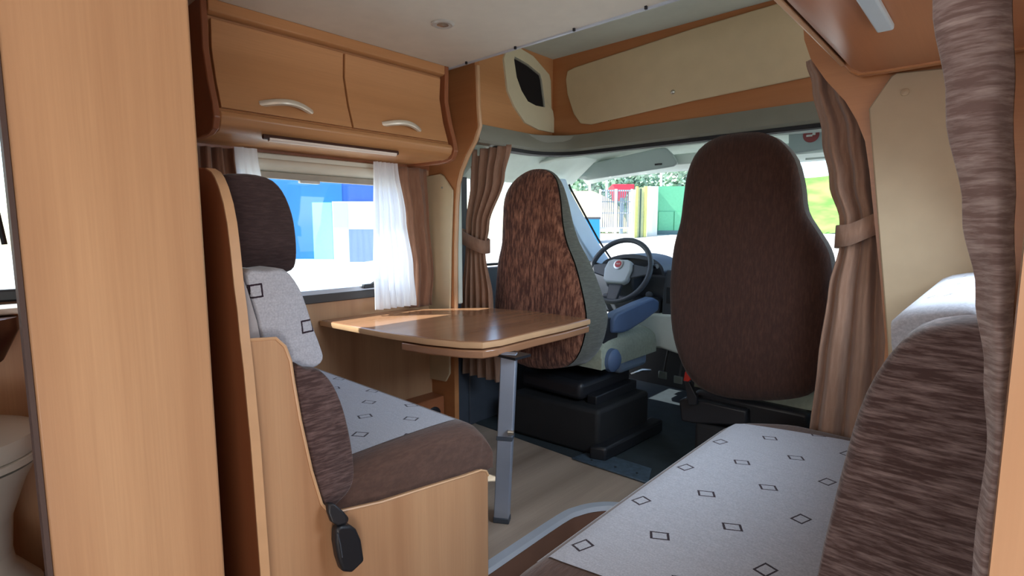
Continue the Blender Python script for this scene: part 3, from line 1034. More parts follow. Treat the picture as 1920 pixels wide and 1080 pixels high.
lum = [(0.46, 0.853), (0.545, 0.858), (0.582, 0.845), (0.615, 0.79), (0.634, 0.72), (0.640, 0.65), (0.632, 0.60), (0.61, 0.55), (0.60, 0.50), (0.50, 0.50), (0.47, 0.60), (0.46, 0.72)]
lp = smooth_loop([Vector((-1.082, 0.500, 0.858))] + [P(x, y, X=-1.082) for x, y in [(575, 690), (602, 694), (626, 720), (646, 765), (659, 815), (665, 862), (665, 900), (655, 925), (636, 945)]] + [Vector((-1.082, y, z)) for y, z in [(0.568, 0.510), (0.552, 0.535), (0.530, 0.62), (0.510, 0.74)]], 3)
obj('lumbar_bolster', profile_pad(lp, (-1, 0, 0), 0.56, 0.02, 0.010), BROWN, bk, angle=80, label='brown streaked lumbar bolster')
mid = [(0.412, 1.064), (0.45, 1.067), (0.490, 1.066), (0.518, 1.03), (0.535, 0.985), (0.550, 0.93), (0.562, 0.89), (0.566, 0.86), (0.54, 0.845), (0.47, 0.84), (0.44, 0.86), (0.435, 0.92), (0.425, 0.99)]
mp_ = smooth_loop([Vector((XA - 0.002, y, z)) for y, z in deeper(mid)], 3)
obj('middle_pad', profile_pad(mp_, (-1, 0, 0), 0.55, 0.018, 0.008), DIA_S, bk, angle=80, label='white cloth middle pad with dark diamonds')
obj('side_gusset', prism([Vector((XA + 0.003, y, z)) for y, z in [(0.410, 1.055), (0.418, 1.03), (0.434, 0.96), (0.440, 0.91), (0.410, 0.91)]], (-0.02, 0, 0)), CLOTH_GREY, bk)
obj('backing', bx(-1.64, -1.14, 0.44, 0.47, 0.52, 1.05), CLOTH_GREY, bk)
hr = [(0.403, 1.240), (0.43, 1.254), (0.462, 1.251), (0.492, 1.227), (0.511, 1.18), (0.517, 1.13), (0.515, 1.085), (0.504, 1.062), (0.47, 1.058), (0.425, 1.057), (0.404, 1.062), (0.402, 1.16)]
hp_ = smooth_loop([Vector((XA - 0.099, y, z)) for y, z in [(max(y * 1.111 - (0.026 if y < 0.44 else 0), 0.409), 1.15 + (z - 1.15) * 1.111) for y, z in hr]], 3)
hd = obj('headrest', profile_pad(hp_, (-1, 0, 0), 0.34, 0.018, 0.008), BROWN_HEAD, label='dark brown rounded headrest on the dinette backrest in front of the window', cat='headrest', angle=80)

# seat belt buckle
sbk = thing('seat_belt_buckle', 'black seat belt buckle hanging over the beech bench side', 'buckle', (-1.06, 0.57, 0.4))
st = [P(608, 940, X=-1.074), P(620, 940, X=-1.066), P(633, 950, X=-1.062), P(645, 962, X=-1.06), P(645, 978, X=-1.058), P(628, 982, X=-1.058), P(616, 975, X=-1.060), P(610, 958, X=-1.066)]
obj('strap', prism(st, (0.016, 0, 0)), BLACK, sbk, bevel=0.005, seg=3)
bp = [P(x, y, X=-1.068) for x, y in [(620, 985), (630, 978), (648, 978), (658, 985), (667, 1005), (673, 1044), (650, 1066), (632, 1064), (624, 1040), (619, 1010)]]
b1 = obj('buckle_body', prism(bp, (0.026, 0, 0)), BLACK, sbk, bevel=0.008, seg=3)
obj('release_slot', tube([P(633, 1000, X=-1.041), P(638, 1020, X=-1.041), P(642, 1045, X=-1.041)], 0.0016, n=6), DASH, b1)
obj('knuckle', lathe([(0.010, 0), (0.012, 0.006), (0.010, 0.014)], P(640, 972, X=-1.064), axis=(1, 0, 0), n=14), BLACK, sbk)

# second, window-side backrest hidden mostly behind the first
# ------------------------------------------------------------------ window wall details near the floor
lp2 = thing('wall_ledge', 'low beech ledge with a round dark vent on the left wall under the table', 'ledge', (-2.2, 1.5, 0))
obj('ledge_box', bx(-2.295, -2.19, 1.06, 1.835, 0.0, 0.24), WOOD_D, lp2, bevel=0.006)
obj('vent', lathe([(0.045, 0), (0.045, 0.004), (0.036, 0.008)], (-2.19, 1.76, 0.15), axis=(1, 0, 0), n=24), BLACK, lp2)

# ------------------------------------------------------------------ table
tb = thing('dinette_table', 'beech swivel table with a folding leaf on one grey metal leg', 'table', (-1.4, 1.45, 0))
ZT = 0.73
top = [P(x, y, Z=ZT) for x, y in [(583, 590), (600, 600), (720, 622), (800, 634), (865, 640), (905, 641), (940, 636), (1000, 622), (1060, 609), (1113, 596), (1120, 592), (1120, 588), (1108, 585), (1020, 579), (930, 573), (840, 572), (720, 574), (640, 580), (600, 585)]]
for p in top:
    p.x = max(p.x, -2.285)
    if p.y > 1.82:
        p.x = max(p.x, -2.065)
    p.y = min(p.y, 1.965 if p.x < -1.86 else 2.055)
obj('table_top', prism(top, (0, 0, -0.029)), TABLE_M, tb, bevel=0.006, seg=3, angle=50)
leaf = [Vector((p.x, p.y, ZT - 0.033)) for p in [P(752, 627, Z=ZT)] + top[3:12] + [P(1108, 588, Z=ZT), P(900, 590, Z=ZT), P(780, 606, Z=ZT)]]
obj('leaf', prism(leaf, (0, 0, -0.032)), TABLE_M, tb, bevel=0.006, seg=3, angle=50)
obj('edge_band', tube([p + Vector((0, 0, -0.014)) for p in top[:12]], 0.0045, n=6, flat=2.8), WOOD_EDGE, tb)
LX, LY_ = -1.372, 1.445
lt = (-1.365, 1.43)
pole = bmesh.new()


def rect_tube(p0, p1, sx, sy, bm=None, rot=R(32)):
    bm = bm or bmesh.new()
    a = Vector((math.cos(rot), math.sin(rot), 0)) * sx
    b = Vector((-math.sin(rot), math.cos(rot), 0)) * sy
    r0 = [bm.verts.new(Vector(p0) + a * i + b * j) for i, j in ((-1, -1), (1, -1), (1, 1), (-1, 1))]
    r1 = [bm.verts.new(Vector(p1) + a * i + b * j) for i, j in ((-1, -1), (1, -1), (1, 1), (-1, 1))]
    for k in range(4):
        bm.faces.new([r0[k], r0[(k + 1) % 4], r1[(k + 1) % 4], r1[k]])
    bm.faces.new(r0[::-1])
    bm.faces.new(r1)
    return bm


lg = obj('leg', rect_tube((-1.378, 1.440, 0.02), (-1.362, 1.466, 0.675), 0.030, 0.020), ALU, tb, bevel=0.004, seg=3, label='grey metal fold-down leg')
obj('foot_cap', rect_tube((-1.378, 1.440, 0.0), (-1.378, 1.440, 0.022), 0.032, 0.022), DASH, lg, bevel=0.003)
obj('hinge_joint', rect_tube((-1.371, 1.452, 0.335), (-1.370, 1.454, 0.352), 0.032, 0.022), DASH, lg, bevel=0.002)
obj('hinge_pin', tube([(-1.345, 1.440, 0.372), (-1.325, 1.452, 0.372)], 0.010, n=10), CHROME, lg)
obj('hinge_plate', bx(-1.42, -1.30, 1.43, 1.52, 0.662, 0.672), BLACK, tb)

# ------------------------------------------------------------------ sofa on the right
sf = thing('side_sofa_base', 'beech base of the side sofa along the right wall', 'bench', (-0.3, 1.3, 0))
obj('seat_box', bx(-0.60, 0.04, 0.66, 1.93, 0.0, 0.40), WOOD_V, sf, bevel=0.005)
obj('plinth_edge', bx(-0.62, -0.60, 0.68, 1.92, 0.30, 0.395), WOOD_EDGE, sf, bevel=0.003)
ss = thing('sofa_seat_cushion', 'long sofa seat cushion, white with dark diamonds and brown ends, on the right', 'cushion', (-0.3, 1.3, 0.4))
SX0, SX1, SY0, SY1 = -0.675, 0.02, 0.62, 1.985


def sx_edge(y):      # front edge bows slightly, corners rounded
    d0, d1 = (y - SY0) / 0.14, (SY1 - y) / 0.20
    c = 0
    if d0 < 1:
        c += 0.10 * (1 - max(d0, 0)) ** 2.2
    if d1 < 1:
        c += 0.22 * (1 - max(d1, 0)) ** 2.2
    return SX0 + c


def zs(x, y):
    b = 0.478 + 0.006 * math.sin(PI * (y - SY0) / (SY1 - SY0))
    e = x - sx_edge(y)
    if e < 0.05:
        b -= 0.035 * (1 - max(e, 0) / 0.05) ** 2.2
    for d in (y - SY0, SY1 - y):
        if d < 0.035:
            b -= 0.03 * (1 - max(d, 0) / 0.035) ** 2
    return b


bm = bmesh.new()
us = [0, 0.01, 0.025, 0.05, 0.08, 0.12] + [0.2 + 0.1 * k for k in range(9)]
ysr = eased(SY0, SY1, 44)
T = [[bm.verts.new((sx_edge(y) + (SX1 - sx_edge(y)) * u, y, zs(sx_edge(y) + (SX1 - sx_edge(y)) * u, y))) for y in ysr] for u in us]
B = [[bm.verts.new((sx_edge(y) + (SX1 - sx_edge(y)) * u + (0.012 if u == 0 else 0), y, 0.402)) for y in ysr] for u in us]
n_, m_ = len(us), len(ysr)
for i in range(n_ - 1):
    for j in range(m_ - 1):
        bm.faces.new([T[i][j], T[i + 1][j], T[i + 1][j + 1], T[i][j + 1]])
        bm.faces.new([B[i][j], B[i][j + 1], B[i + 1][j + 1], B[i + 1][j]])
for i in range(n_ - 1):
    bm.faces.new([T[i][0], B[i][0], B[i + 1][0], T[i + 1][0]])
    bm.faces.new([T[i][-1], T[i + 1][-1], B[i + 1][-1], B[i][-1]])
for j in range(m_ - 1):
    bm.faces.new([T[0][j], T[0][j + 1], B[0][j + 1], B[0][j]])
    bm.faces.new([T[-1][j], B[-1][j], B[-1][j + 1], T[-1][j + 1]])
obj('cushion', bm, BROWN_TOP, ss, angle=60)


def sofa_panel(s, t):
    x0 = -0.30
    # s: 0 front edge .. 1 towards wall; t: near..far
    near = lambda x: 0.805 + 0.06 * max(0, (x + 0.62) / 0.3)
    far = lambda x: 1.815 + 0.10 * (min(1, max(0, (x + 0.655) / 0.33))) ** 0.7
    xm = -0.660 + (0.0 + 0.660) * s
    yn = near(xm)
    yf = far(xm)
    y = yn + (yf - yn) * t
    x = max(xm, sx_edge(y) + 0.002)
    x = x if s > 0 else sx_edge(y) + 0.004
    return x, min(y, SY1 - 0.03)


obj('white_panel', panel_grid(sofa_panel, 26, 50, lambda x, y: zs(x, y) + 0.0005), DIA_R, ss, label='white cloth panel with rows of dark diamonds')

sbx = thing('sofa_back_cushion', 'sofa back cushion with brown streaked end bolster and white top, on the right wall', 'cushion', (-0.1, 1.4, 0.48))
bpf = [(-0.186, 0.482), (-0.186, 0.58), (-0.172, 0.70), (-0.158, 0.80), (-0.146, 0.87), (-0.128, 0.93), (-0.100, 0.985), (-0.066, 1.012), (-0.015, 1.024), (0.010, 1.02), (0.018, 0.98), (0.020, 0.70), (0.020, 0.482)]
b3 = [Vector((x, 0.93, z)) for x, z in bpf]
obj('end_bolster', profile_pad(smooth_loop(b3, 2), (0, 1, 0), 0.14, 0.03, 0.02), BROWN_R, sbx, angle=80, label='brown streaked end bolster')
b4 = [Vector((x + 0.012 - 0.045 * math.exp(-((z - 1.0) / 0.05) ** 2), 1.06, z + 0.010 * (z > 0.9))) for x, z in bpf]
obj('back_pad', profile_pad(smooth_loop(b4, 2), (0, 1, 0), 0.86, 0.03, 0.018), DIA_W, sbx, angle=80, label='white cloth back pad')

# ------------------------------------------------------------------ curtains
# big striped entrance curtain, near right
ec = []
for py, a, b, amp in ((-420, 1716, 1890, 0.036), (0, 1754, 1894, 0.034), (200, 1778, 1897, 0.032), (400, 1808, 1899, 0.028), (550, 1832, 1899, 0.024), (700, 1848, 1894, 0.020), (850, 1853, 1886, 0.018), (1000, 1832, 1874, 0.016), (1250, 1815, 1850, 0.016)):
    ec.append((min(P(a, py, Y=0.82).z, 1.885), (P(a, py, Y=0.83).x, 0.83), (P(b, py, Y=0.83).x, 0.83), -amp))
obj('entrance_curtain', curtain(ec, 0.5, 60, 48, phase=0.0, ripple=0.12), CURT_B, label='striped mauve brown curtain hanging beside the door post at the right edge', cat='curtain', solid=0.004)

# cab curtains with tie-backs
lc = thing('cab_curtain', 'taupe cab curtain tied back between the left pillar cover and driver seat', 'curtain', (-1.95, 1.95, 0.4))
rows = [(1.563, (-2.1479999999999997, 2.0), (-1.838, 2.0), 0.016), (1.408, (-2.149, 2.0), (-1.879, 2.0), 0.018), (1.16, (-2.186, 2.0), (-1.998, 2.0), 0.016), (1.016, (-2.191, 2.0), (-2.029, 2.0), 0.012), (0.788, (-2.217, 2.0), (-1.983, 2.0), 0.016), (0.333, (-2.253, 2.0), (-1.921, 2.0), 0.02)]
obj('curtain_cloth', curtain(rows, 5, 130, 40), CURT, lc, solid=0.003)
bnd = [(-2.20, 1.965, 1.115), (-2.12, 1.95, 1.085), (-2.035, 1.965, 1.055), (-2.02, 2.0, 1.05), (-2.04, 2.03, 1.06), (-2.19, 2.035, 1.10)]
bb = bmesh.new()
pv = None
lp_ = smooth_loop([Vector(p) for p in bnd], 4)
rg = [[bb.verts.new(p + Vector((0, 0, dz))) for dz in (-0.035, 0.035)] for p in lp_]
for k in range(len(rg)):
    a, b = rg[k], rg[(k + 1) % len(rg)]
    bb.faces.new([a[0], b[0], b[1], a[1]])
obj('tie_back', bb, CURT, lc, solid=0.008)
rc = thing('cab_curtain', 'taupe cab curtain tied back on the right beside the passenger seat', 'curtain', (-0.4, 2.0, 0.3))


def xr(px, py, Y=2.0):
    return P(px, py, Y=Y).x


rrows = []
for z, a, b, amp, py in ((1.70, 1509, 1548, 0.008, 108), (1.62, 1519, 1592, 0.014, 150), (1.45, 1538, 1632, 0.018, 240), (1.30, 1553, 1640, 0.018, 310), (1.17, 1574, 1646, 0.014, 375), (1.10, 1576, 1650, 0.012, 405), (0.95, 1556, 1660, 0.018, 480), (0.70, 1536, 1668, 0.022, 620), (0.40, 1516, 1672, 0.024, 790)):
    rrows.append((z, (xr(a, py), 2.01), (xr(b, py) + 0.05, 2.01), amp))
obj('curtain_cloth', curtain(rrows, 3.2, 110, 48, phase=0.8), CURT, rc, solid=0.003)
bb = bmesh.new()
lp_ = smooth_loop([Vector(p) for p in [(xr(1572, 395), 2.0, 1.125), (xr(1600, 395), 1.978, 1.13), (xr(1648, 395), 1.982, 1.165), (xr(1650, 395), 2.04, 1.165), (xr(1575, 395), 2.05, 1.12)]], 4)
rg = [[bb.verts.new(p + Vector((0, 0, dz))) for dz in (-0.035, 0.035)] for p in lp_]
for k in range(len(rg)):
    a, b = rg[k], rg[(k + 1) % len(rg)]
    bb.faces.new([a[0], b[0], b[1], a[1]])
obj('tie_back', bb, CURT, rc, solid=0.006)

# window curtains
wc = [(1.455, (-2.245, 1.60), (-2.245, 1.785), 0.013), (1.20, (-2.245, 1.64), (-2.245, 1.80), 0.014), (0.92, (-2.24, 1.66), (-2.24, 1.82), 0.016), (0.74, (-2.24, 1.66), (-2.24, 1.80), 0.014)]
obj('window_curtain', curtain(wc, 2.3, 60, 26, phase=1.0), CURT_D, label='brown curtain beside the white voile on the right of the dinette window', cat='curtain', solid=0.003)
wl = [(1.455, (-2.23, 0.66), (-2.23, 0.83), 0.016), (1.15, (-2.23, 0.64), (-2.23, 0.86), 0.016), (0.80, (-2.23, 0.62), (-2.23, 0.86), 0.016)]
obj('window_curtain', curtain(wl, 4, 80, 16), CURT_D, label='brown pleated curtain at the left end of the dinette window, above the bench end panel', cat='curtain', solid=0.003)
vs_ = [(1.46, (-2.19, 1.43), (-2.19, 1.56), 0.010), (1.20, (-2.19, 1.425), (-2.19, 1.60), 0.012), (0.95, (-2.19, 1.415), (-2.19, 1.64), 0.012), (0.76, (-2.19, 1.415), (-2.19, 1.655), 0.016)]
obj('voile_curtain', curtain(vs_, 6, 110, 30), SHEER, label='white voile curtain glowing at the right of the dinette window', cat='curtain')
vl = [(1.46, (-2.19, 0.815), (-2.19, 0.90), 0.006), (1.15, (-2.19, 0.83), (-2.19, 0.94), 0.008), (0.80, (-2.19, 0.83), (-2.19, 0.94), 0.008)]
obj('voile_curtain', curtain(vl, 2, 40, 12), SHEER, label='white voile curtain at the left of the dinette window behind the headrest', cat='curtain')

# ------------------------------------------------------------------ cab seats
YD = 2.10
ds = thing('driver_seat', 'driver seat with rust brown chenille back, behind the steering wheel', 'car seat', (-1.75, 2.4, 0))


def seat_back(root, outline, Y, lean, thick, rear_mat, side_mat, shift=0.0, taper=None):
    """Rear shell in the cover's rear cloth plus a thicker front body with a rounded rim."""
    pts = [P(x, y, Y=Y) for x, y in outline]
    pts = smooth_loop(pts, 3)
    c = sum(pts, Vector()) / len(pts)
    bm = bmesh.new()
    stops = [(0.0, 0.30, -0.018), (0.0, 0.60, -0.013), (0.0, 0.80, -0.006), (0.0, 0.90, 0.0), (0.0, 0.965, 0.012), (0.0, 1.0, 0.035)]
    rings = []
    cv = bm.verts.new(c + Vector((0, -0.02, 0)))
    for _, s, dy in stops:
        rings.append([bm.verts.new(c + (p - c) * s + Vector((0, dy, 0))) for p in pts])
    n = len(pts)
    for k in range(n):
        bm.faces.new([cv, rings[0][k], rings[0][(k + 1) % n]])
    for A, B in zip(rings, rings[1:]):
        for k in range(n):
            bm.faces.new([A[k], A[(k + 1) % n], B[(k + 1) % n], B[k]])
    for v in bm.verts:
        v.co.y -= lean * (v.co.z - c.z)
    obj('backrest_rear', bm, rear_mat, root, angle=80)
    bm = bmesh.new()
    rings = []
    for s, dy in ((0.995, 0.035), (1.0, 0.05), (1.0, thick - 0.03), (0.97, thick - 0.008), (0.9, thick), (0.5, thick + 0.01)):
        row = []
        for p in pts:
            q = c + (p - c) * s
            f_ = 1.0
            if taper and dy > 0.04:
                t_ = min(max((q.z - taper[0]) / (taper[1] - taper[0]), 0), 1)
                f_ = taper[2] + (taper[3] - taper[2]) * t_
            row.append(bm.verts.new(q + Vector((shift * dy * f_, max(dy * f_, 0.036), 0))))
        rings.append(row)
    for A, B in zip(rings, rings[1:]):
        for k in range(n):
            bm.faces.new([A[k], A[(k + 1) % n], B[(k + 1) % n], B[k]])
    bm.faces.new(rings[-1])
    for v in bm.verts:
        v.co.y -= lean * (v.co.z - c.z)
    obj('backrest_front', bm, side_mat, root, angle=80, label='grey tweed seat back side')


dout = [(992, 315), (971, 321), (948, 340), (936, 370), (935, 415), (935, 455), (929, 493), (927, 540), (928, 600), (945, 660), (990, 688), (1050, 690), (1078, 672), (1092, 630), (1093, 590), (1082, 539), (1068, 493), (1052, 455), (1043, 417), (1037, 371), (1028, 335), (1012, 319)]
seat_back(ds, dout, YD, -0.06, 0.13, SEATBACK, SEATSIDE, 0.25, (0.72, 1.42, 1.45, 0.50))
obj('seat_cushion', pad((-2.02, 2.26, 0.43), (0.56, 0, 0), (0, 0.58, 0), (0, 0, 1), 0.175, 16, 16, 5, 4, 0.0, tmin=0.35), CLOTH_G, ds, angle=60, label='grey green cloth seat cushion')
obj('cushion_skirt', bx(-1.98, -1.49, 2.50, 2.80, 0.35, 0.45), SKIRT, ds, bevel=0.03, seg=3)
obj('seat_frame', bx(-1.96, -1.54, 2.20, 2.70, 0.26, 0.36), BLACK, ds, bevel=0.03, seg=3)
obj('slide_rail', bx(-1.54, -1.48, 2.25, 2.66, 0.24, 0.29), BLACK, ds, bevel=0.006)
pd = bmesh.new()
obj('pedestal', prism([(-1.97, 2.13, 0.005), (-1.42, 2.18, 0.005), (-1.40, 2.66, 0.005), (-1.97, 2.70, 0.005)], (0, 0, 0.24)), RUB, ds, bevel=0.02, seg=3)
obj('pedestal_ledge', prism([(-1.44, 2.13, 0.005), (-1.36, 2.16, 0.005), (-1.34, 2.72, 0.005), (-1.42, 2.72, 0.005)], (0, 0, 0.07)), BLACK, ds, bevel=0.012)
obj('recliner_knob', lathe([(0.05, 0), (0.062, 0.01), (0.06, 0.035), (0.045, 0.05), (0.01, 0.055)], P(1141, 674, X=-1.475), axis=(1, 0, 0), n=24), BLUEGREY, ds)
ar_ = [P(x, y, X=-1.52) for x, y in [(1130, 597), (1138, 585), (1180, 566), (1207, 556), (1218, 562), (1217, 580), (1190, 600), (1160, 618), (1146, 622), (1130, 622)]]
am = obj('armrest', prism(ar_, (0.065, 0, 0)), BLUEGREY, ds, bevel=0.014, seg=3, label='blue grey folding armrest')
obj('hinge_block', prism([P(x, y, X=-1.535) for x, y in [(1118, 592), (1140, 594), (1142, 618), (1138, 650), (1120, 660), (1112, 640)]], (0.06, 0, 0)), BLACK, am, bevel=0.008)
obj('release_lever', tube([(-1.50, 2.62, 0.33), (-1.46, 2.68, 0.35), (-1.44, 2.74, 0.34)], 0.008, n=6), CHROME, ds)

psn = thing('passenger_seat', 'passenger seat with dark brown chenille back, beside the right cab curtain', 'car seat', (-0.74, 2.4, 0))
pout = [(1400, 244), (1340, 252), (1300, 278), (1280, 320), (1273, 370), (1268, 415), (1257, 460), (1252, 510), (1251, 560), (1256, 620), (1270, 670), (1295, 715), (1340, 742), (1410, 752), (1480, 750), (1525, 735), (1545, 690), (1555, 620), (1558, 560), (1555, 500), (1546, 466), (1525, 432), (1503, 395), (1496, 345), (1482, 295), (1455, 262), (1430, 248)]
seat_back(psn, pout, YD + 0.03, -0.04, 0.13, SEATBACK_P, chenille('dark_tweed', srgb(62, 54, 50), srgb(84, 76, 72), (3, 3, 26), 0.5, 10), 0.0)
obj('seat_cushion', pad((-0.98, 2.28, 0.44), (0.50, 0, 0), (0, 0.50, 0), (0, 0, 1), 0.14, 16, 16, 5, 5, 0.0, tmin=0.4), CLOTH_G, psn, angle=60)
obj('seat_frame', bx(-0.96, -0.50, 2.24, 2.72, 0.30, 0.44), BLACK, psn, bevel=0.02)
obj('pedestal', bx(-0.94, -0.50, 2.20, 2.66, 0.005, 0.31), RUB, psn, bevel=0.02)
bkl = obj('belt_buckle', prism([P(x, y, Y=2.16) for x, y in [(1284, 697), (1292, 695), (1295, 712), (1290, 716), (1281, 714)]], (0, 0.02, 0)), RED, psn, bevel=0.003, label='red seat belt release button')
obj('buckle_stalk', prism([P(x, y, Y=2.17) for x, y in [(1281, 714), (1292, 716), (1306, 745), (1306, 760), (1290, 760), (1286, 735)]], (0, 0.02, 0)), BLACK, psn, bevel=0.004)
obj('side_cover', prism([P(x, y, Y=2.2) for x, y in [(1272, 750), (1285, 746), (1320, 752), (1400, 770), (1400, 800), (1300, 795), (1276, 790)]], (0, 0.2, 0)), BLACK, psn, bevel=0.01)

# ------------------------------------------------------------------ dashboard, wheel, pedals
dsh = thing('dashboard', 'dark grey dashboard below the windshield with an arched instrument hood', 'dashboard', (-1.25, 3.2, 0.5))
dpf = [(3.60, 0.86), (3.30, 0.90), (3.14, 0.90), (3.08, 0.86), (3.05, 0.74), (3.08, 0.62), (3.30, 0.55), (3.60, 0.55)]
obj('dash_body', prism([Vector((-2.2, y, z)) for y, z in dpf], (1.96, 0, 0)), DASH, dsh, bevel=0.015, seg=3)
hood = smooth_loop([Vector((x, 3.02, z)) for x, z in [(-1.98, 0.86), (-1.95, 0.93), (-1.84, 0.975), (-1.72, 0.985), (-1.60, 0.965), (-1.53, 0.92), (-1.51, 0.86)]], 4, False)
hin = [Vector((p.x * 0.93 - 1.745 * 0.07, p.y, 0.86 + (p.z - 0.86) * 0.8)) for p in hood]
hb = bmesh.new()
n = len(hood)
dv = Vector((0, 0.25, -0.0))
V = [[hb.verts.new(p + q) for p in L] for L, q in ((hood, Vector()), (hin, Vector()), (hood, dv), (hin, dv))]
for k in range(n - 1):
    hb.faces.new([V[0][k], V[0][k + 1], V[1][k + 1], V[1][k]])
    hb.faces.new([V[0][k], V[2][k], V[2][k + 1], V[0][k + 1]])
    hb.faces.new([V[1][k], V[1][k + 1], V[3][k + 1], V[3][k]])
obj('instrument_hood', hb, DASH, dsh)
obj('instrument_panel', prism([p + Vector((0, 0.06, 0)) for p in hin], (0, 0.02, 0)), BLACK, dsh)
obj('centre_console', prism([Vector((-1.50, y, z)) for y, z in [(3.02, 0.90), (2.98, 0.80), (2.97, 0.62), (3.05, 0.42), (3.4, 0.42), (3.4, 0.9)]], (0.42, 0, 0)), DASH, dsh, bevel=0.012, seg=3)
obj('switch_panel', bx(-1.47, -1.14, 2.965, 2.975, 0.70, 0.80), BLACK, dsh, bevel=0.003)
low = [P(x, y, Y=2.96) for x, y in [(1140, 612), (1185, 600), (1225, 588), (1262, 590), (1300, 620), (1300, 672), (1270, 664), (1240, 654), (1215, 652), (1160, 640)]]
obj('lower_tray', prism(low, (0, 0.30, 0)), DASH_L, dsh, bevel=0.015, seg=3, label='light grey lower dash moulding with sunlight painted into its colour')
obj('door_pocket', bx(-2.22, -2.12, 2.6, 3.2, 0.5, 0.7), DASH_L, dsh, bevel=0.02)

WC = Vector((-1.775, 2.93, 0.885))
wt = thing('steering_wheel', 'dark steering wheel with pale airbag cover and round red emblem', 'steering wheel', tuple(WC))
wn = Vector((0, -math.cos(R(27)), math.sin(R(27))))
wx = Vector((1, 0, 0))
wy = wn.cross(wx) * -1
if wy.z < 0:
    wy = -wy


def WP(u, v, h=0.0):
    return WC + wx * u + wy * v + wn * h


RR = 0.212
obj('rim', tube([WP(RR * math.cos(2 * PI * k / 48), RR * math.sin(2 * PI * k / 48)) for k in range(48)], 0.0165, closed=True, n=12), DASH, wt)
hub = [(-0.085, 0.055), (-0.05, 0.068), (0.05, 0.068), (0.085, 0.055), (0.098, 0.0), (0.085, -0.075), (0.06, -0.092), (-0.06, -0.092), (-0.085, -0.075), (-0.098, 0.0)]
obj('airbag_cover', prism([WP(u, v, -0.02) for u, v in hub], wn * 0.045), plain('airbag_grey', srgb(176, 186, 194), 0.5, var=0.02), wt, bevel=0.012, seg=3)
for sgn in (-1, 1):
    obj('spoke', prism([WP(sgn * u, v, -0.015) for u, v in [(0.085, 0.045), (0.205, 0.03), (0.208, -0.02), (0.09, -0.05)]], wn * 0.022), DASH, wt, bevel=0.006)
obj('spoke', prism([WP(u, v, -0.02) for u, v in [(-0.05, -0.08), (0.05, -0.08), (0.035, -0.20), (-0.035, -0.20)]], wn * 0.02), DASH, wt, bevel=0.006)
em = obj('emblem', lathe([(0.033, 0), (0.033, 0.004), (0.028, 0.006)], WP(0, 0.03, 0.026), axis=wn, n=28), plain('emblem_silver', srgb(200, 200, 205), 0.3, metal=0.5), wt, label='round silver and red emblem')
obj('emblem_face', lathe([(0.023, 0), (0.023, 0.0015)], WP(0, 0.03, 0.0318), axis=wn, n=28), plain('emblem_red', srgb(170, 30, 40), 0.35), em)
tc = bpy.data.curves.new('emblem_letters', 'FONT')
tc.body = 'FIAT'
tc.size = 0.015
tc.align_x = 'CENTER'
tc.align_y = 'CENTER'
tc.extrude = 0.0004
tmp = bpy.data.objects.new('letters_source', tc)
lm = bpy.data.meshes.new_from_object(tmp)
bpy.data.objects.remove(tmp)
to = bpy.data.objects.new('emblem_letters', lm)
COL.objects.link(to)
to.parent = em
to.matrix_local = Matrix.Translation(WP(0, 0.03, 0.0340) - WC) @ Matrix((wx, wy, wn)).transposed().to_4x4()
lm.materials.clear()
lm.materials.append(plain('emblem_white', srgb(230, 230, 230), 0.4))
cj = thing('steering_column', 'dark steering column shroud with stalk and ignition lock right of the wheel', 'steering column', (-1.775, 3.0, 0.8))
obj('shroud', prism([Vector((-1.84, y, z)) for y, z in [(2.97, 0.90), (3.1, 0.90), (3.1, 0.66), (3.02, 0.68), (2.95, 0.80)]], (0.15, 0, 0)), DASH, cj, bevel=0.02, seg=3)
obj('stalk', tube([(-1.70, 3.0, 0.88), (-1.58, 2.97, 0.915), (-1.53, 2.96, 0.92)], [0.012, 0.010, 0.014], n=8), BLACK, cj)
obj('stalk', tube([(-1.85, 3.0, 0.88), (-1.97, 2.97, 0.915), (-2.02, 2.96, 0.92)], [0.012, 0.010, 0.014], n=8), BLACK, cj)
obj('ignition_lock', lathe([(0.022, 0), (0.022, 0.012), (0.014, 0.016)], P(1218, 553, Y=2.955), axis=(0, -1, 0), n=18), DASH, cj)
obj('knee_cover', bx(-1.95, -1.52, 2.98, 3.08, 0.60, 0.72), DASH, cj, bevel=0.02)
for i, (px, py, lb) in enumerate(((1243, 703, 'left pedal'), (1272, 712, 'brake pedal'))):
    t_ = thing('foot_pedal', 'pale metal foot pedal, %s of the two below the dashboard' % ('left' if i == 0 else 'right'), 'pedal', tuple(P(px, py, Y=3.25)))
    c = P(px, py, Y=3.25)
    obj('pad', bx(c.x - 0.03, c.x + 0.03, c.y - 0.01, c.y + 0.005, c.z - 0.025, c.z + 0.025), plain('pedal_metal', srgb(150, 160, 155), 0.4, metal=0.3), t_, bevel=0.006)
    obj('arm', tube([(c.x, c.y + 0.005, c.z), (c.x, c.y + 0.10, c.z + 0.25)], 0.008, n=8), BLACK, t_)
struct('wall_firewall', bx(-2.24, -0.2, 3.55, 3.6, 0.0, 0.9), RUB)

# ------------------------------------------------------------------ bathroom
tl_ = thing('toilet', 'grey white cassette toilet with closed lid seen past the left panel', 'toilet', (-2.0, 0.02, 0))
TC = Vector((-2.05, -0.03, 0))


def ell(rx, ry, z, n=36, dx=0.0):
    return [(TC.x + dx + rx * math.cos(2 * PI * k / n), TC.y + ry * math.sin(2 * PI * k / n), z) for k in range(n)]


def loft(rs):
    bm = bmesh.new()
    R_ = [[bm.verts.new(p) for p in r] for r in rs]
    for A, B in zip(R_, R_[1:]):
        for k in range(len(A)):
            bm.faces.new([A[k], A[(k + 1) % len(A)], B[(k + 1) % len(A)], B[k]])
    bm.faces.new(R_[0][::-1])
    bm.faces.new(R_[-1])
    return bm


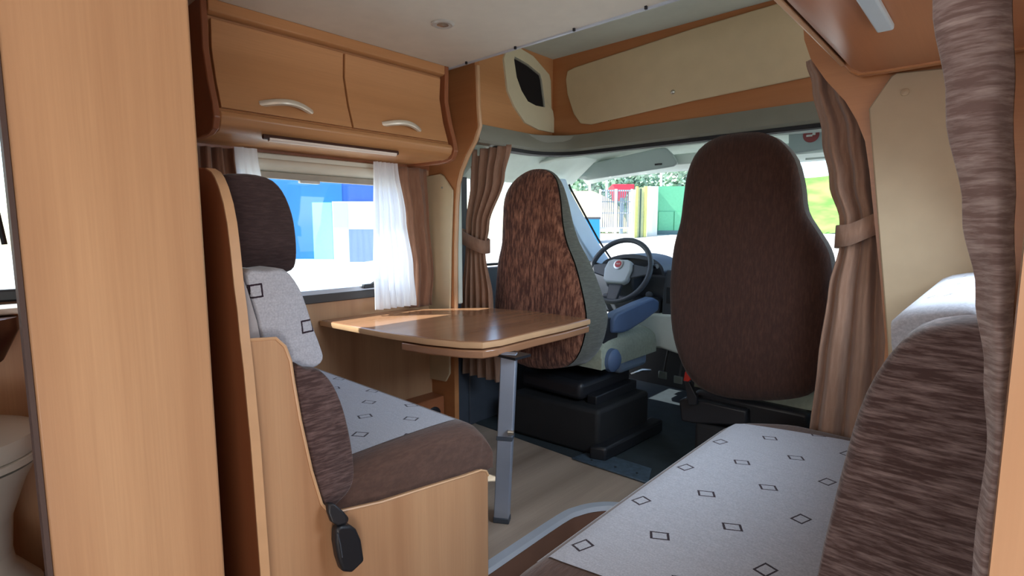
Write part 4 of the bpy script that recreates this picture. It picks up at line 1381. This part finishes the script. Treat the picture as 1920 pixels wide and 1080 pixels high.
obj('lid', loft([ell(0.21, 0.20, 0.535), ell(0.215, 0.205, 0.55), ell(0.21, 0.20, 0.585), ell(0.16, 0.15, 0.605), ell(0.06, 0.05, 0.615)]), CERAMIC, tl_, angle=60)
obj('seat_ring', loft([ell(0.20, 0.192, 0.505), ell(0.215, 0.207, 0.512), ell(0.215, 0.207, 0.53), ell(0.20, 0.19, 0.535)]), CERAMIC, tl_, angle=60)
obj('bowl', loft([ell(0.12, 0.12, 0.22), ell(0.13, 0.13, 0.34), ell(0.17, 0.165, 0.44), ell(0.20, 0.195, 0.50)]), CERAMIC, tl_, angle=60)
obj('pedestal', loft([ell(0.19, 0.19, 0.0), ell(0.18, 0.18, 0.12), ell(0.125, 0.125, 0.2), ell(0.12, 0.12, 0.25)]), CERAMIC, tl_, angle=60)
sh = thing('washbasin_shelf', 'narrow white shelf with a dark rounded basin under the bathroom window', 'shelf', (-2.2, 0.0, 0.7))
obj('shelf_board', bx(-2.295, -2.15, -0.5, 0.22, 0.895, 0.915), WHITE, sh, bevel=0.005)
obj('basin', loft([[(x, y, z) for x, y, z in [(-2.295 + 0.14 * (1 + math.cos(2 * PI * k / 24)) * s, -0.1 + 0.26 * s * math.sin(2 * PI * k / 24), z) for k in range(24)]] for s, z in ((0.5, 0.70), (0.85, 0.76), (1.0, 0.85), (1.0, 0.89))]), plain('dark_basin', srgb(52, 30, 26), 0.4), sh, angle=60)

# ------------------------------------------------------------------ outdoors
GR = NM('paving_and_gravel')
gz = GR.noise(sc=0.8, detail=5)
GR.col(GR.mix(GR.ramp(gz, 0.3, 0.7), srgb(196, 192, 182), srgb(222, 218, 208)))
GR.set(rough=0.9)
GR = GR.m


def gh_(x, y):
    t = min(max((y - 6) / 15, 0), 1)
    s = min(max((x + 24) / 6, 0), 1)
    return -0.75 + 1.62 * t * s


gb = bmesh.new()
NX, NY = 60, 50
gg = [[gb.verts.new((-60 + 80 * i / NX, -15 + 75 * j / NY, gh_(-60 + 80 * i / NX, -15 + 75 * j / NY))) for j in range(NY + 1)] for i in range(NX + 1)]
for i in range(NX):
    for j in range(NY):
        gb.faces.new([gg[i][j], gg[i + 1][j], gg[i + 1][j + 1], gg[i][j + 1]])
struct('ground', gb, GR)

GREEN = plain('container_green', srgb(104, 186, 142), 0.6, var=0.05)
YEL = plain('post_yellow', srgb(206, 204, 120), 0.6)
BLUEM = plain('bin_blue', srgb(30, 130, 180), 0.6)
WHT = plain('white_paint', srgb(220, 224, 220), 0.6, var=0.03)
REDM = plain('skip_red', srgb(200, 50, 70), 0.6)
STEEL = plain('galvanised_steel', srgb(112, 130, 146), 0.5, metal=0.3)
D0 = 23.0


def Q(px, py, d=D0):
    v = (FW + RT * ((px - 960) / FPX) + UP * ((540 - py) / FPX))
    return CAMP + v * d


def yard_box(x0, x1, y0, y1, d=D0, depth=2.4, bm=None):
    """Upright box whose near face spans those picture bounds at distance d; true metric size."""
    bm = bm or bmesh.new()
    a, b = Q(x0, y1, d), Q(x1, y1, d)
    t = Q(x0, y0, d)
    if y1 >= 430:
        a.z = gh_(a.x, a.y) - 0.03
    h = t.z - a.z
    dirn = (b - a)
    dirn.z = 0
    back = Vector((-dirn.y, dirn.x, 0)).normalized() * depth
    if back.dot(a - CAMP) < 0:
        back = -back
    ba = [a, Vector((b.x, b.y, a.z)), Vector((b.x, b.y, a.z)) + back, a + back]
    prism([Vector(p) for p in ba], (0, 0, h), bm)
    return bm


gc = thing('container', 'green steel shipping container seen through the windshield beside the passenger seat', 'container', tuple(Q(1238, 437)))
obj('body', yard_box(1232, 1330, 350, 436, D0, 5), GREEN, gc)
for a, b, c_, d_ in ((1234, 1262, 355, 393), (1234, 1262, 397, 432), (1264, 1300, 355, 393), (1264, 1300, 397, 432)):
    obj('door_panel', yard_box(a, b, c_, d_, D0 - 0.06, 0.06), GREEN, gc)
obj('base_rail', yard_box(1230, 1332, 432, 438, D0 - 0.05, 0.2), plain('rail_grey', srgb(90, 120, 120), 0.6), gc)
wcn = thing('container', 'white container with open doors and yellow posts left of the green container', 'container', tuple(Q(1215, 437, 22.5)))
obj('body', yard_box(1213, 1232, 350, 434, 22.5, 4), WHT, wcn)
for a, b in ((1191, 1195), (1207, 1212)):
    obj('door_post', yard_box(a, b, 350, 437, 22.2, 0.15), YEL, wcn)
obj('open_door', yard_box(1195, 1207, 352, 434, 22.3, 0.1), plain('door_pale', srgb(196, 204, 160), 0.6), wcn)
obj('open_door', yard_box(1183, 1191, 356, 434, 22.6, 0.1), WHT, wcn)
obj('lock_bar', yard_box(1199, 1201, 354, 432, 22.25, 0.05), plain('bar_dark', srgb(60, 90, 80), 0.6), wcn)
obj('lock_bar', yard_box(1215, 1217, 354, 385, 22.45, 0.05), BLUEM, wcn)
gt = thing('yard_gate', 'white barred yard gate behind the steering wheel', 'gate', tuple(Q(1155, 434, 22)))
for a, b in ((1123, 1126), (1152, 1156), (1182, 1185)):
    obj('gate_post', yard_box(a, b, 355, 434, 22, 0.12), WHT, gt)
for c_ in (356, 377, 398, 426):
    obj('gate_rail', yard_box(1124, 1184, c_, c_ + 2.5, 22, 0.08), WHT, gt)
for k in range(14):
    x_ = 1129 + k * 4
    if 1150 < x_ < 1157:
        continue
    obj('gate_bar', yard_box(x_, x_ + 1.2, 356, 428, 22.05, 0.04), STEEL, gt)
rs_ = thing('skip', 'red metal skip raised behind the white gate', 'skip', tuple(Q(1160, 372, 26)))
obj('bucket', prism([Q(x, y, 26) for x, y in [(1148, 345), (1190, 345), (1190, 354), (1176, 358), (1172, 372), (1158, 372), (1154, 358)]], FW * 1.2), REDM, rs_, bevel=0.03)
obj('support_frame', yard_box(1163, 1168, 371, 430, 26.1, 0.3), STEEL, rs_)
bn = thing('waste_bin', 'blue waste bin beside the white gate, seen past the windshield pillar', 'bin', tuple(Q(1110, 432, 21)))
obj('body', yard_box(1098, 1124, 410, 432, 21, 1.0), BLUEM, bn)
obj('lid', yard_box(1096, 1126, 407, 411, 20.95, 1.1), DASH, bn)
hpm = bmesh.new()
for i in range(1):
    c0 = Q(1092, 405, 31)
    rr = []
    for s, z in ((1.0, -0.9), (0.85, 0.0), (0.55, 0.9), (0.2, 1.4)):
        rr.append([hpm.verts.new(c0 + Vector((3.4 * s * math.cos(a_ * PI / 12) * (1 + 0.1 * math.sin(5 * a_)), 2.5 * s * math.sin(a_ * PI / 12), z))) for a_ in range(24)])
    for A, B in zip(rr, rr[1:]):
        for k in range(24):
            hpm.faces.new([A[k], A[(k + 1) % 24], B[(k + 1) % 24], B[k]])
    hpm.faces.new(rr[-1])
obj('sand_heap', hpm, plain('sand', srgb(216, 196, 150), 0.95, var=0.1), label='pale heap of sand behind the blue bin', cat='sand heap')

# lamp posts
for i, (px, d, lb) in enumerate(((1106, 38, 'left slim lamp post in front of the trees behind the sand heap'), (1138, 36, 'slim lamp post rising behind the white gate'), (1240, 38, 'slim lamp post behind the green container'))):
    lp3 = obj('lamp_post', tube([Vector((Q(px, 425, d).x, Q(px, 425, d).y, gh_(Q(px, 425, d).x, Q(px, 425, d).y))), Q(px, 250, d)], 0.09, n=8), WHT, label=lb, cat='lamp post')

# trees
LEAF = NM('foliage')
lz = LEAF.noise(sc=1.4, detail=3)
LEAF.col(LEAF.mix(LEAF.ramp(lz, 0.3, 0.7), srgb(110, 150, 130), srgb(176, 204, 172)))  # pale greens put the bright haze into the foliage colour
LEAF.set(rough=0.8)
LEAF = LEAF.m
BARK = plain('bark', srgb(90, 80, 70), 0.9)


def tree(px, top_y, d, rw_, lab):
    base = Q(px, 425, d)
    base.z = gh_(base.x, base.y)
    topz = Q(px, top_y, d).z
    t_ = thing('tree', lab, 'tree', tuple(base), group='trees behind the yard')
    obj('trunk', tube([base, base + Vector((0, 0, (topz - base.z) * 0.7))], [0.25, 0.12], n=8), BARK, t_)
    bm = bmesh.new()
    H_ = topz - base.z
    rnd_ = random.Random(px)
    for k in range(2600):
        a_ = rnd_.uniform(0, 2 * PI)
        v_ = rnd_.uniform(-1, 1)
        r_ = rnd_.uniform(0.45, 1) * rw_ * (1 + 0.25 * math.sin(3 * a_ + px))
        q = math.sqrt(1 - v_ * v_)
        c_ = base + Vector((r_ * q * math.cos(a_), r_ * q * math.sin(a_), H_ * 0.52 + H_ * 0.48 * v_ * rnd_.uniform(0.8, 1)))
        n1 = Vector((rnd_.uniform(-1, 1), rnd_.uniform(-1, 1), rnd_.uniform(-1, 1))).normalized()
        n2 = n1.orthogonal().normalized()
        s_ = rnd_.uniform(0.10, 0.24)
        bm.faces.new([bm.verts.new(c_ + n1 * s_), bm.verts.new(c_ + n2 * s_), bm.verts.new(c_ - n1 * s_), bm.verts.new(c_ - n2 * s_)])
    obj('crown', bm, LEAF, t_, smooth=False, kind='stuff')


for px, ty, d, rw_, lb in ((1085, 325, 44, 1.8, 'hazy tree at the left end of the row behind the yard'), (1127, 300, 49, 2.0, 'hazy tree behind the white gate'), (1176, 290, 44, 1.9, 'hazy green tree above the red skip'), (1224, 285, 49, 2.1, 'tree above the gap between the white and green containers'), (1275, 290, 44, 2.0, 'tree behind the green container at the right end of the row')):
    tree(px, ty, d, rw_, lb)

# grass bank on the right
GRASS = NM('grass')
z1 = GRASS.noise(sc=0.7, detail=5)
GRASS.col(GRASS.mix(GRASS.ramp(z1, 0.35, 0.65), srgb(96, 160, 60), srgb(150, 196, 90)))
GRASS.set(rough=0.9)
gm = bmesh.new()
bk_ = []
for i in range(25):
    x = -11.5 + i * 1.0
    row = []
    for j in range(9):
        t = j / 8
        z = 0.85 + 3.6 * (t ** 1.3) + 0.15 * math.sin(i * 1.3 + j)
        row.append(gm.verts.new((x, 30 + 8 * t, z)))
    bk_.append(row)
for a, b in zip(bk_, bk_[1:]):
    for k in range(8):
        gm.faces.new([a[k], a[k + 1], b[k + 1], b[k]])
obj('grass_bank', gm, GRASS.m, kind='structure')
fpz = obj('fence_post', tube([Vector((Q(1503, 425, 26).x, Q(1503, 425, 26).y, 0.8)), Q(1503, 365, 26)], 0.05, n=8), STEEL, label='thin grey post in front of the grass bank', cat='post')

# blue building and parked van outside the dinette window
BLD = plain('blue_cladding', srgb(44, 122, 188), 0.6, var=0.05, nscale=1)
BLD2 = plain('deep_blue_cladding', srgb(44, 96, 180), 0.6, var=0.03, nscale=1)
DB = 33.0
bdg = thing('blue_building', 'blue clad hall across the yard, outside the dinette window', 'building', tuple(Q(600, 478, DB)))
obj('wall_panel', yard_box(380, 645, 250, 474, DB, 6), BLD, bdg)
obj('wall_panel', yard_box(645, 760, 250, 470, DB, 6), BLD2, bdg)
obj('fascia_band', yard_box(380, 645, 392, 416, DB - 0.2, 0.2), BLD2, bdg)
obj('door', yard_box(588, 624, 380, 455, DB - 0.3, 0.3), plain('pale_door', srgb(150, 220, 225), 0.5), bdg, label='pale turquoise roller door')
cv_ = thing('site_cabin', 'white site cabin with a small window in front of the blue hall', 'cabin', tuple(Q(670, 470, DB - 3)))
obj('body', yard_box(624, 740, 378, 430, DB - 3, 2.4), WHT, cv_)
obj('side_window', yard_box(634, 646, 384, 396, DB - 3.05, 0.05), plain('tinted', srgb(110, 120, 130), 0.2), cv_)
obj('door', yard_box(626, 652, 380, 426, DB - 3.03, 0.03), CERAMIC, cv_)
obj('plinth', yard_box(655, 740, 430, 466, DB - 2.9, 2.2), plain('plinth_lavender', srgb(120, 140, 200), 0.6), cv_)
